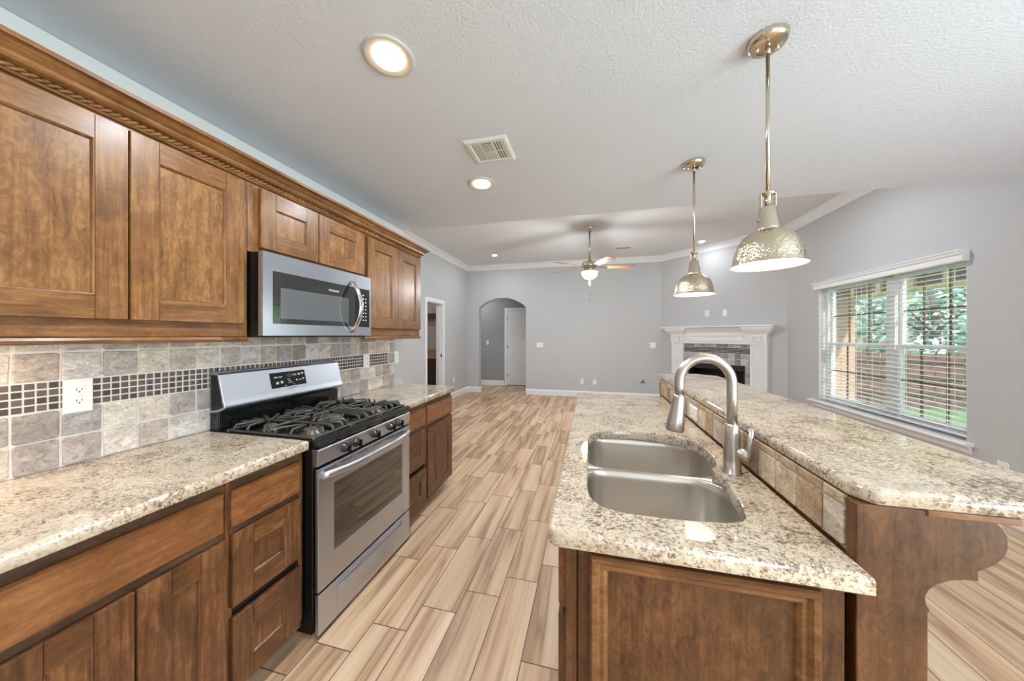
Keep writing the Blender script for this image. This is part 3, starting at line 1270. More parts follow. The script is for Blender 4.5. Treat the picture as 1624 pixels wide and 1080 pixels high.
# ------------------------------------------------------------------ wall plates
def outlet_plate(label, F, u, v, kind='duplex', w=0.072, h=0.117, cat='outlet', group='white wall plates', gangs=1, rot=False, name=None):
    t = thing(name or {'duplex': 'wall_outlet', 'switch': 'light_switch', 'cable': 'cable_plate'}[kind], label, cat, F(u, v, 0), group=group)
    if rot:
        w, h = h, w
    m = MB()
    m.boxt(F, u - w / 2, u + w / 2, v - h / 2, v + h / 2, 0.0005, 0.006, 0.004)
    m.build('plate', 'white_plastic', t)
    if kind == 'duplex':
        for dv in (-0.0205, 0.0205):
            m = MB()
            a, b = (0.0165, 0.0145)
            uu, vv = (u, v + dv) if not rot else (u + dv, v)
            m.boxt(F, uu - a, uu + a, vv - b, vv + b, 0.004, 0.0075, 0.001)
            s_ = m.build('receptacle', 'white_trim', t)
            m = MB()
            m.boxf(F, uu - 0.0075, uu - 0.0055, vv - 0.002, vv + 0.006, 0.0072, 0.0078)
            m.boxf(F, uu + 0.0050, uu + 0.0070, vv - 0.001, vv + 0.006, 0.0072, 0.0078)
            m.boxf(F, uu - 0.0025, uu + 0.0020, vv - 0.009, vv - 0.005, 0.0072, 0.0078)
            m.build('slots', 'dark_slot', s_)
    elif kind == 'switch':
        for g in range(gangs):
            gu = u + (g - (gangs - 1) / 2) * 0.046
            m = MB()
            m.boxt(F, gu - 0.016, gu + 0.016, v - 0.033, v + 0.033, 0.004, 0.009, 0.002)
            m.build('rocker', 'white_trim', t)
    else:
        m = MB()
        c0 = Vector(F(u, v, 0.005))
        c1 = Vector(F(u, v, 0.013))
        m.cyl(c0, c1, 0.006, 12)
        m.build('jack', 'pale_plastic', t)
    return t


Fb = FX(KW + 0.0105, 1)
outlet_plate('white double outlet on the mosaic band above the left counter', Fb, 0.772, 1.166, w=0.074, h=0.128)
outlet_plate('small white outlet on the mosaic band right of the range', Fb, 2.348, 1.172)
outlet_plate('white switch plate on bare wall just past the end of the tile', FX(KW + 0.0005, 1), 2.797, 1.174, 'switch', cat='switch')
Ff = FY(FW - 0.0005, -1)
outlet_plate('triple white switch plate beside the arched opening', Ff, -1.163, 1.168, 'switch', w=0.165, cat='switch', gangs=3)
outlet_plate('white outlet low on the far wall, nearer to the arch of the low pair', Ff, -0.198, 0.345)
outlet_plate('white cable plate low on the far wall, farther from the arch of the low pair', Ff, 0.079, 0.340, 'cable', cat='outlet')
outlet_plate('double white switch plate on the far wall beside the fireplace corner', Ff, 1.293, 1.178, 'switch', w=0.118, cat='switch', gangs=2)
outlet_plate('white outlet on the angled wall above the mantel, nearer to the far wall', Fw, 0.945, 1.803)
outlet_plate('white cable plate on the angled wall above the mantel, nearer to the window wall', Fw, 1.250, 1.797, 'cable', cat='outlet')
outlet_plate('white outlet low on the window wall, peeping over the bar top', FX(RW - 0.0005, -1), 3.20, 0.385)
outlet_plate('white outlet low on the left wall between doorway and corner', FX(LW + 0.0005, 1), 6.60, 0.400)
outlet_plate('white switch plate in the dim hallway beyond the arch', FY(HY - 0.0005, -1), -2.83, 1.19, 'switch', cat='switch')
outlet_plate('white outlet over the small counter seen through the doorway', FY(7.1595, -1), -3.62, 1.19)

# gas pipe stub on the far wall
t = thing('gas_valve', 'small dark gas stub with cross handle low on the far wall', 'valve', (1.093, FW, 0.40))
m = MB()
m.cyl((1.093, FW, 0.385), (1.093, FW - 0.035, 0.385), 0.009, 12)
m.cyl((1.093, FW - 0.03, 0.375), (1.093, FW - 0.03, 0.44), 0.008, 12)
m.build('pipe', 'dark_bronze', t)
m = MB()
m.cyl((1.04, FW - 0.034, 0.375), (1.145, FW - 0.034, 0.372), 0.005, 10)
m.build('handle', 'dark_bronze', t)

# ------------------------------------------------------------------ gas range
RY0, RY1 = 1.197, 1.962
RXF = -1.225         # front of the body
gr = thing('gas_range', 'freestanding stainless gas range with black cooktop between the two counters', 'stove', (-1.52, 1.58, 0))
m = MB()
m.box(-1.845, RXF - 0.005, RY0, RY1, 0.06, 0.872)
m.box(-1.80, RXF - 0.03, RY0 + 0.02, RY1 - 0.02, 0.0, 0.06)
m.build('body', 'black_paint', gr, bevel=0.003)
# cooktop: rim with a recessed well
m = MB()
m.prism([(-1.835, 0.872), (-1.215, 0.872), (-1.200, 0.876), (-1.196, 0.888), (-1.200, 0.902), (-1.212, 0.910), (-1.232, 0.910), (-1.245, 0.897), (-1.765, 0.897), (-1.780, 0.910), (-1.835, 0.910)],
        RY0 + 0.002, RY1 - 0.002, lambda p, q, a: (p, a, q))
m.box(-1.78, -1.24, RY0 + 0.002, RY0 + 0.018, 0.89, 0.910)
m.box(-1.78, -1.24, RY1 - 0.018, RY1 - 0.002, 0.89, 0.910)
m.build('cooktop', 'black_enamel', gr, bevel=0.004)
# sloped control strip
m = MB()
m.prism([(-1.235, 0.868), (-1.204, 0.868), (-1.201, 0.862), (-1.206, 0.792), (-1.211, 0.788), (-1.235, 0.788)], RY0 + 0.003, RY1 - 0.003, lambda p, q, a: (p, a, q))
m.build('control_strip', 'steel_soft', gr, bevel=0.002)
for ky in (1.364, 1.444, 1.594, 1.744, 1.828):
    m = MB()
    Mx = Matrix.Rotation(pi / 2, 3, 'Y')
    m.lathe([(0.024, 0.0), (0.024, 0.006), (0.0205, 0.008), (0.019, 0.024), (0.017, 0.028), (0.0, 0.028)], (-1.204, ky, 0.826), 24, 0, Mx)
    m.boxt(lambda u, v, w_: (-1.204 + w_, u, v), ky - 0.005, ky + 0.005, 0.826 - 0.019, 0.826 + 0.019, 0.02, 0.038, 0.001)
    kn = m.build('knob', 'black_enamel', gr)
    m = MB()
    m.box(-1.2025, -1.2015, ky + 0.006, ky + 0.018, 0.848, 0.8515)
    m.build('red_mark', 'red_mark', kn)
# oven door
Fd = FX(-1.222, 1)
m = MB()
T = 0.018
gy0, gy1, gz0, gz1 = 1.298, 1.873, 0.352, 0.678
m.boxf(Fd, RY0 + 0.006, gy0, 0.212, 0.776, 0, T)
m.boxf(Fd, gy1, RY1 - 0.006, 0.212, 0.776, 0, T)
m.boxf(Fd, gy0, gy1, gz1, 0.776, 0, T)
m.boxf(Fd, gy0, gy1, 0.212, gz0, 0, T)
dr = m.build('oven_door', 'steel_z', gr, bevel=0.003)
m = MB()
m.boxf(Fd, gy0 - 0.002, gy1 + 0.002, gz0 - 0.002, gz1 + 0.002, 0.002, T - 0.003)
m.build('glass', 'oven_glass', dr)
m = MB()
m.boxf(Fd, gy0 + 0.055, gy1 - 0.055, gz0 + 0.055, gz1 - 0.05, T - 0.003, T - 0.0022)
m.build('inner_window', 'oven_window', dr)
m = MB()
for a in (1.235, 1.34, 1.46, 1.58, 1.70, 1.81):
    m = MB()
    m.boxf(Fd, a, a + 0.075, 0.757, 0.761, T, T + 0.0006)
    m.build('vent_slot', 'dark_slot', dr)

# bowed handle
m = MB()
pts = []
hy0, hy1 = 1.222, 1.938
for i in range(33):
    t = i / 32
    bow = 1 - (2 * t - 1) ** 4
    sag = 1 - (2 * t - 1) ** 2
    pts.append((-1.202 + 0.006 + 0.036 * bow + 0.010 * sag, hy0 + (hy1 - hy0) * t, 0.742 - 0.0 * sag))
m.tube(pts, 0.0135, 14, flat=(0.8, 1.25))
m.build('handle', 'steel_soft', dr)
for a in (hy0 + 0.012, hy1 - 0.012):
    m = MB()
    m.boxf(Fd, a - 0.012, a + 0.012, 0.728, 0.756, T, T + 0.014)
    m.build('handle_mount', 'steel_soft', dr, bevel=0.003)
# storage drawer with recessed grip
m = MB()
g0, g1 = 1.312, 1.866
zg0, zg1 = 0.150, 0.176
m.boxf(Fd, RY0 + 0.006, g0, 0.018, 0.200, 0, T)
m.boxf(Fd, g1, RY1 - 0.006, 0.018, 0.200, 0, T)
m.boxf(Fd, g0, g1, zg1, 0.200, 0, T)
m.boxf(Fd, g0, g1, 0.018, zg0, 0, T)
m.boxf(Fd, g0, g1, zg0, zg1, 0, 0.004)
m.build('storage_drawer', 'steel_z', gr, bevel=0.002)
# backguard
m = MB()
PB = [(-1.852, 1.000), (-1.795, 1.008), (-1.768, 1.018), (-1.752, 1.028), (-1.752, 1.038), (-1.760, 1.062), (-1.793, 1.192), (-1.800, 1.200), (-1.852, 1.205)]
fb = lambda p, q, a: (p, a, q)
m.prism(PB, RY0 - 0.004, RY1 + 0.004, fb)
bgd = m.build('backguard', 'steel_soft', gr, bevel=0.003)
for ya in (RY0 - 0.0035, RY1 + 0.0005):
    m = MB()
    PBi = offset_poly(PB, 0.011)
    m.prism(PBi, ya - 0.002 if ya < 1.5 else ya, ya + 0.003 if ya < 1.5 else ya + 0.005, fb)
    m.build('end_cap', 'black_paint', bgd)
m = MB()
m.box(-1.852, -1.792, RY0, RY1, 0.91, 1.004)
m.box(-1.85, -1.80, RY0 - 0.002, RY0, 0.91, 1.19)
m.build('backsplash_panel', 'black_enamel', gr, bevel=0.003)
# display on the slanted face
sl0, sl1 = Vector((-1.760, 0, 1.062)), Vector((-1.793, 0, 1.192))
sd = (sl1 - sl0).normalized()
sn = Vector((sd.z, 0, -sd.x))


def Fs(u, v, w_):
    p = sl0 + sd * v + sn * w_
    return (p.x, u, p.z)


m = MB()
m.boxf(Fs, 1.445, 1.675, 0.022, 0.112, -0.002, 0.0012)
dsp = m.build('display', 'keypad_black', gr)
text('clock_digits', '12:48', 0.026, Fs, 1.575, 0.088, 0.0013, 'display_digits', dsp)
m = MB()
rr = random.Random(3)
for (u, v, a, b) in ((1.48, 0.084, 0.022, 0.006), (1.508, 0.084, 0.022, 0.006), (1.484, 0.05, 0.016, 0.013), (1.512, 0.052, 0.016, 0.013), (1.556, 0.066, 0.018, 0.003), (1.562, 0.056, 0.018, 0.003), (1.566, 0.045, 0.030, 0.003),
                     (1.608, 0.088, 0.010, 0.007), (1.632, 0.09, 0.014, 0.012), (1.655, 0.092, 0.013, 0.011), (1.610, 0.055, 0.011, 0.008), (1.634, 0.054, 0.014, 0.006), (1.656, 0.058, 0.012, 0.009), (1.53, 0.03, 0.006, 0.004), (1.585, 0.031, 0.005, 0.004)):
    m.boxf(Fs, u - a / 2, u + a / 2, v - b / 2, v + b / 2, 0.0012, 0.0016)
m.build('key_legends', 'legend_print', dsp)
text('brand_mark', 'FRIGIDAIRE', 0.010, Fs, 1.575, 0.012, 0.0004, 'dark_slot', bgd)

# burners
BUR = [(-1.375, 1.335, 0.036), (-1.640, 1.335, 0.030), (-1.375, 1.825, 0.040), (-1.640, 1.825, 0.028)]
for (bx, by, br) in BUR:
    m = MB()
    m.lathe([(br * 1.55, 0.897), (br * 1.5, 0.901), (br * 1.1, 0.903), (br * 1.05, 0.914), (br * 0.4, 0.914)], (bx, by, 0), 28, 0)
    m.build('burner_head', 'burner_metal', gr)
    m = MB()
    m.lathe([(br, 0.914), (br * 1.02, 0.918), (br * 0.94, 0.922), (0.0, 0.923)], (bx, by, 0), 28, 0)
    m.build('burner_cap', 'burner_cap', gr)
m = MB()
ov = [(0.032 * cos(a), 0.032 * sin(a)) for a in [i * 2 * pi / 24 for i in range(24)]]
m.loft([[(-1.505 + x * 2.6 * k, 1.58 + y * k, z) for x, y in ov] for k, z in ((1.3, 0.897), (1.05, 0.904), (1.0, 0.918), (0.9, 0.922), (0.02, 0.923))], 0, True, True, False, True)
m.build('burner_cap', 'burner_cap', gr)

# cast iron grates
GT = 0.944


def grate(y0, y1, x0, x1, centers, fingers):
    m = MB()
    zr = 0.915
    r = 0.0068
    ring = round_poly([(x0, y0), (x1, y0), (x1, y1), (x0, y1)], 0.02, 4)
    m.tube([(a, b, zr) for a, b in ring], r, 8, closed=True)
    xm = (x0 + x1) / 2
    ym = (y0 + y1) / 2
    m.tube([(x0, ym, GT - 0.01), (x0 + 0.03, ym, GT), (x1 - 0.03, ym, GT), (x1, ym, GT - 0.01)], r, 8)
    m.tube([(xm, y0, zr), (xm, y0 + 0.012, GT), (xm, y1 - 0.012, GT), (xm, y1, zr)], r, 8)
    for (px, py) in ((x0, y0), (x1, y0), (x1, y1), (x0, y1)):
        m.cyl((px, py, 0.897), (px, py, zr + 0.004), 0.007, 8)
    for (ex, ey, tx, ty) in fingers:
        d = Vector((tx - ex, ty - ey))
        if d.length < 0.02:
            continue
        d.normalize()
        m.tube([(ex, ey, zr), (ex + d.x * 0.003, ey + d.y * 0.003, GT - 0.012), (ex + d.x * 0.012, ey + d.y * 0.012, GT), (tx, ty, GT + 0.001)], [r, r, r * 0.95, r * 0.7], 8)
    return m.build('grate', 'cast_iron', gr)


def fingers_for(y0, y1, x0, x1, cents, near=0.034):
    out = []
    xm = (x0 + x1) / 2
    for (cx, cy) in cents:
        lo, hi = (x0, xm) if cx < xm else (xm, x1)
        for (ex, ey) in ((lo + 0.035, y0), (cx, y0), (hi - 0.03, y0), (lo + 0.035, y1), (cx, y1), (hi - 0.03, y1)):
            d = Vector((cx - ex, cy - ey))
            k = max(0.0, 1 - near / d.length)
            out.append((ex, ey, ex + d.x * k, ey + d.y * k))
        ex = x1 if cx > xm else x0
        for q in (-0.062, 0.0, 0.062):
            ey = cy + q
            d = Vector((cx - ex, cy - ey))
            k = max(0.0, 1 - near / d.length)
            out.append((ex, ey, ex + d.x * k, ey + d.y * k))
    return out


gx_0, gx_1 = -1.762, -1.245
for (ya, yb, cents) in ((1.217, 1.453, [(-1.375, 1.335), (-1.640, 1.335)]), (1.707, 1.943, [(-1.375, 1.825), (-1.640, 1.825)])):
    grate(ya, yb, gx_0, gx_1, cents, fingers_for(ya, yb, gx_0, gx_1, cents))
ya, yb = 1.462, 1.698
cg = []
for xx in (-1.70, -1.63, -1.56, -1.45, -1.38, -1.31):
    cg.append((xx, ya, xx * 0.7 - 1.505 * 0.3, 1.58 - 0.04))
    cg.append((xx, yb, xx * 0.7 - 1.505 * 0.3, 1.58 + 0.04))
for q in (-0.06, 0.0, 0.06):
    cg.append((gx_1, 1.58 + q, -1.41, 1.58 + q * 0.4))
    cg.append((gx_0, 1.58 + q, -1.60, 1.58 + q * 0.4))
grate(ya, yb, gx_0, gx_1, [], cg)

# ------------------------------------------------------------------ microwave
MF = -1.470
MY0, MY1, MZ0, MZ1 = 1.160, 1.906, 1.388, 1.781
mw = thing('microwave', 'stainless over-the-range microwave with black glass door under the short cabinet', 'microwave', (-1.66, 1.53, MZ0))
m = MB()
m.box(KB, MF - 0.03, MY0 + 0.004, MY1 - 0.004, MZ0 - 0.004, MZ1)
m.build('body', 'black_paint', mw, bevel=0.002)
Fm = FX(MF, 1)
m = MB()
m.boxf(Fm, MY0, MY1, MZ0, MZ1, -0.03, -0.003)
mfront = m.build('front_frame', 'steel_soft', mw, bevel=0.003)
m = MB()
GZ0, GZ1 = 1.445, 1.697
ym = 1.757
for (a, b, c0, c1) in ((MY0, MY1, GZ1, MZ1), (MY0, MY1, MZ0, GZ0), (MY0, 1.207, GZ0, GZ1), (1.892, MY1, GZ0, GZ1)):
    m.boxf(Fm, a, b, c0, c1, -0.003, 0.0)
mdoor = m.build('door', 'steel_y', mw)
m = MB()
m.boxf(Fm, 1.207, ym, GZ0, GZ1, -0.003, -0.0006)
m.build('glass', 'micro_glass', mdoor)
m = MB()
m.boxf(Fm, 1.247, 1.70, GZ0 + 0.027, GZ1 - 0.075, -0.0006, -0.0002)
m.build('window_screen', 'micro_window', mdoor)
m = MB()
m.boxf(Fm, ym, 1.892, GZ0, GZ1, -0.003, -0.0008)
kp = m.build('keypad', 'keypad_black', mw)
m = MB()
for i in range(8):
    for j in range(3):
        zz = 1.655 - i * 0.0235
        uu = 1.808 + j * 0.024
        if i == 0 and j == 2:
            continue
        m.boxf(Fm, uu - 0.006, uu + 0.006, zz - 0.003, zz + 0.003, -0.0008, -0.0004)
m.build('key_legends', 'legend_print', kp)
m = MB()
m.boxf(Fm, ym - 0.0008, ym + 0.0008, GZ1, MZ1 - 0.002, -0.001, 0.0003)
m.boxf(Fm, ym - 0.0008, ym + 0.0008, MZ0 + 0.002, GZ0, -0.001, 0.0003)
m.build('door_gap', 'dark_slot', mdoor)
text('brand_mark', 'FRIGIDAIRE', 0.0165, Fm, 1.583, 1.651, -0.0005, 'legend_print', mdoor, sx=0.95)
m = MB()
pts, hz0, hz1 = [], 1.412, 1.728
for i in range(25):
    t = i / 24
    bow = sin(pi * t) ** 0.75
    pts.append((MF + 0.003 + 0.070 * bow, 1.724, hz0 + (hz1 - hz0) * t))
m.tube(pts, 0.0125, 12, flat=(1.35, 0.62))
m.build('handle', 'steel_bright', mdoor)
m = MB()
m.boxf(Fm, MY0 + 0.03, MY1 - 0.03, MZ0 - 0.008, MZ0, -0.36, -0.03)
m.build('bottom_grille', 'dark_slot', mw)

# ------------------------------------------------------------------ island
IX0, IX1, IY0, IY1 = -0.062, 0.520, 0.812, 2.690
isl = thing('island_cabinet', 'stained maple island cabinet with a framed end panel under the sink counter', 'cabinet', (0.23, 1.75, 0))
AX = 'Y'
m = MB()
m.box(IX0 + 0.02, IX1, IY0 + 0.02, IY1, 0.0, 0.600)
m.box(IX0 + 0.02, IX1, IY0 + 0.02, 0.875, 0.600, 0.872)
m.box(IX0 + 0.02, IX1, 1.725, IY1, 0.600, 0.872)
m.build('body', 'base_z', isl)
m = MB()
F = FX(IX0 + 0.02, -1)
m.boxf(F, IY0 + 0.02, IY1, 0.09, 0.872, 0, 0.02)
m.build('face_frame', 'base_z', isl)
F = FX(IX0, -1)
ya = IY0 + 0.015
wd = (IY1 - IY0 - 0.03) / 4
for k in range(4):
    drawer_front(isl, F, ya + k * wd + 0.006, ya + (k + 1) * wd - 0.006, 0.690, 0.862, 'slab', 'base', name='drawer')
    shaker(isl, F, ya + k * wd + 0.006, ya + (k + 1) * wd - 0.006, 0.10, 0.670, 'base', DF, 'door')
# near end: stile, flat panel and applied molding
F = FY(IY0 + 0.02, -1)
m = MB()
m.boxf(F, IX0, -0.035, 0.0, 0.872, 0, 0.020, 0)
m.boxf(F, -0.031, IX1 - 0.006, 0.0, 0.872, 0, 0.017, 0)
ep = m.build('end_panel', 'end_shade_z', isl, bevel=0.0015)
m = MB()
u0, u1, v0, v1 = -0.002, 0.465, 0.10, 0.857
PR = [(0.0, 0.0), (0.0, 0.016), (0.005, 0.022), (0.015, 0.020), (0.023, 0.011), (0.032, 0.012), (0.039, 0.006), (0.042, 0.0)]
O = [(u0, v0), (u1, v0), (u1, v1), (u0, v1)]
m.loft([[F(a, b, 0.017 + h) for a, b in offset_poly(O, i)] for i, h in PR], 0, False)
m.build('applied_molding', 'maple_x', ep)

# island counter with sink cut-out
outer = round_poly([(-0.105, 0.782), (0.544, 0.782), (0.544, 2.71), (-0.105, 2.71)], [0.03, 0, 0, 0.05], 6)
HB = [(-0.012, 1.48), (-0.012, 1.04), (-0.003, 0.975), (0.028, 0.927), (0.08, 0.909), (0.16, 0.906), (0.25, 0.910), (0.33, 0.921), (0.375, 0.938), (0.397, 0.965),
      (0.412, 1.04), (0.424, 1.14), (0.432, 1.205), (0.430, 1.238), (0.420, 1.262), (0.420, 1.285), (0.438, 1.308), (0.456, 1.345), (0.466, 1.42), (0.464, 1.50), (0.452, 1.565), (0.425, 1.615), (0.385, 1.648),
      (0.30, 1.675), (0.20, 1.688), (0.10, 1.680), (0.04, 1.655), (0.004, 1.60), (-0.010, 1.54)]
o = slab_mesh(outer, CT0, CT1, [HB]).build('countertop', 'granite')
tag(o, 'beige granite island countertop with the double sink cut into it', 'countertop', 'granite countertops')

# double bowl sink
sk = thing('kitchen_sink', 'undermount stainless double bowl sink set into the island counter', 'sink', (0.22, 1.3, 0.87))


def bowl(x0, x1, y0, y1, rads, depth):
    P = round_poly([(x0, y0), (x1, y0), (x1, y1), (x0, y1)], rads, 8)
    m = MB()
    zt = 0.8715
    lv = [(-0.012, zt), (0.0, zt - 0.001), (0.003, zt - 0.004), (0.006, zt - 0.03), (0.016, zt - depth + 0.05), (0.024, zt - depth + 0.022), (0.042, zt - depth + 0.005), (0.065, zt - depth)]
    rings = [[(x, y, z) for x, y in offset_poly(P, d)] for d, z in lv]
    cx, cy = (x0 + x1) / 2, (y0 + y1) / 2
    hx, hy = (x1 - x0) / 2 + 0.008, (y1 - y0) / 2 + 0.008
    rings[0] = [(cx + (x - cx) * k_, cy + (y - cy) * k_, z) for x, y, z in rings[0] for k_ in [1 / max(abs(x - cx) / hx, abs(y - cy) / hy)]]
    last = rings[-1]
    rings.append([(cx + (x - cx) * 0.35, cy + (y - cy) * 0.35, zt - depth - 0.003) for x, y, z in last])
    m.loft(rings, 0, True, True, False, True)
    b = m.build('bowl', 'steel_bowl', sk)
    m = MB()
    zb = zt - depth - 0.003
    m.lathe([(0.056, zb + 0.0005), (0.052, zb + 0.003), (0.042, zb + 0.002), (0.036, zb - 0.004), (0.0, zb - 0.004)], (cx, cy, 0), 28)
    m.build('drain', 'steel_bright', b)


bowl(-0.016, 0.448, 0.897, 1.284, [0.09, 0.09, 0.10, 0.075], 0.20)
bowl(-0.016, 0.475, 1.302, 1.700, [0.075, 0.11, 0.13, 0.09], 0.22)

# faucet
fx, fy = 0.476, 1.264
fc = thing('kitchen_faucet', 'brushed nickel gooseneck pull-down faucet behind the sink', 'faucet', (fx, fy, CT1))
m = MB()
m.lathe([(0.031, CT1), (0.031, CT1 + 0.003), (0.027, CT1 + 0.006), (0.0262, CT1 + 0.05), (0.0258, CT1 + 0.10), (0.0245, CT1 + 0.135), (0.0205, CT1 + 0.166), (0.0172, CT1 + 0.170), (0.0, CT1 + 0.170)], (fx, fy, 0), 32)
m.build('body', 'faucet_nickel', fc)
m = MB()
AR = 0.082
zc = 1.222
pts = [(fx, fy, CT1 + 0.165), (fx, fy, zc - 0.05), (fx, fy, zc - 0.02)]
for i in range(25):
    a = pi * i / 24
    pts.append((fx - AR + AR * cos(a), fy + 0.006 * (1 - cos(a)), zc + AR * 1.06 * sin(a)))
ex, ey = fx - 2 * AR, fy + 0.012
pts += [(ex, ey, zc - 0.02), (ex - 0.001, ey, 1.168)]
m.tube(pts, 0.0163, 18)
m.build('spout', 'faucet_nickel', fc)
m = MB()
tilt = Matrix.Rotation(radians(7), 3, 'Y')
m.lathe([(0.0, 0.006), (0.0165, 0.006), (0.0195, 0.002), (0.0205, -0.004), (0.0215, -0.02), (0.0285, -0.09), (0.0310, -0.118), (0.0285, -0.126), (0.0, -0.124)], (ex - 0.001, ey, 1.168), 28, 0, tilt)
m.build('spray_head', 'faucet_nickel', fc)
m = MB()
hd = Vector((0.75, -0.62, -0.12)).normalized()
h0 = Vector((fx, fy, CT1 + 0.075))
m.cyl(h0, h0 + hd * 0.058, 0.0185, 24)
h1 = h0 + hd * 0.048
m.tube([h1, h1 + Vector((0.002, -0.002, 0.03)), h1 + Vector((0.008, -0.006, 0.094))], [0.0088, 0.0085, 0.0078], 14)
m.build('handle', 'faucet_nickel', fc)

# raised bar wall: tiled face, wood end board with corbel, back panel
BX0, BX1 = 0.552, 0.664
bw = thing('raised_bar_base', 'raised island half wall with travertine face and a shaped wooden end board', 'half wall', (0.60, 1.85, 0))
m = MB()
m.box(BX0, BX1, 0.862, 2.86, 0.0, 1.034)
m.build('core', 'base_z', bw)
m = MB()
EB0, EB1 = 0.832, 0.864
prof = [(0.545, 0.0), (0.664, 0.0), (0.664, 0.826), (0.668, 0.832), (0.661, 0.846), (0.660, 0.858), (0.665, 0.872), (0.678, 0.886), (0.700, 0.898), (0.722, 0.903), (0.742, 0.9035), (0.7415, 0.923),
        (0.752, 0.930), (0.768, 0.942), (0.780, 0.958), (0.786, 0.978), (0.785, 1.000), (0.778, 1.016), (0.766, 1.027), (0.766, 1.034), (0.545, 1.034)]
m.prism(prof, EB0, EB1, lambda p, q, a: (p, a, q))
eb = m.build('end_board', 'end_shade_z', bw, bevel=0.0025)
m = MB()
m.box(0.660, 0.805, EB0 - 0.003, EB1 + 0.02, 1.022, 1.036)
m.build('corbel_cap', 'maple_x', bw, bevel=0.003)
m = MB()
m.boxf(FX(BX1, 1), 0.864, 2.86, 0.0, 1.034, 0, 0.012)
m.build('back_panel', 'base_z', bw)
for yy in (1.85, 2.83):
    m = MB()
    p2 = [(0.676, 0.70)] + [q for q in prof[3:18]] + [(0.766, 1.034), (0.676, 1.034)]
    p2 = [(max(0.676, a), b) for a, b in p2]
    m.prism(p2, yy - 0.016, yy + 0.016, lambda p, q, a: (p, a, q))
    m.build('corbel', 'end_shade_z', bw, bevel=0.002)
m = MB()
F = FX(BX0, -1)
m.boxf(F, 0.866, 2.86, 0.915, 1.034, 0.0, 0.002, 0)
r3 = random.Random(5)
BST = [(190, 166, 138), (174, 148, 120), (204, 184, 158), (160, 134, 108), (184, 170, 152), (196, 176, 146)]
cells = []
u = 0.867
k = 0
while u < 2.855:
    u1 = min(u + (0.070 if k == 0 else 0.1025), 2.858)
    cells.append((u, u1, 0.916, 1.010))
    u = u1
    k += 1
u = 0.867
k = 0
while u < 2.855:
    u1 = min(u + (0.070 if k == 0 else 0.1025), 2.858)
    cells.append((u, u1, 1.010, 1.036))
    u = u1
    k += 1
tiles_into(m, F, cells, 0.0, 0.0065, 0.003, r=r3, palette=BST, gap=0.002)
m.build('tile_facing', ['grout_brown', 'travertine'], bw)

outer = round_poly([(0.550, 0.868), (0.572, 0.826), (0.815, 0.830), (0.982, 0.94), (0.982, 2.86), (0.86, 2.965), (0.550, 2.965)], [0.006, 0.03, 0.015, 0.05, 0.05, 0.05, 0.01], 6)
o = slab_mesh(outer, 1.036, 1.069, edge=0.013).build('bar_top', 'granite')
tag(o, 'long raised granite bar top running beside the sink', 'bar top')

Ft = FX(0.5448, -1)
outlet_plate('white sideways outlet on the bar tile, farther from the faucet', Ft, 2.29, 0.972, rot=True)
outlet_plate('white sideways plate on the bar tile just behind the faucet head', Ft, 1.93, 0.968, 'cable', rot=True, cat='outlet')

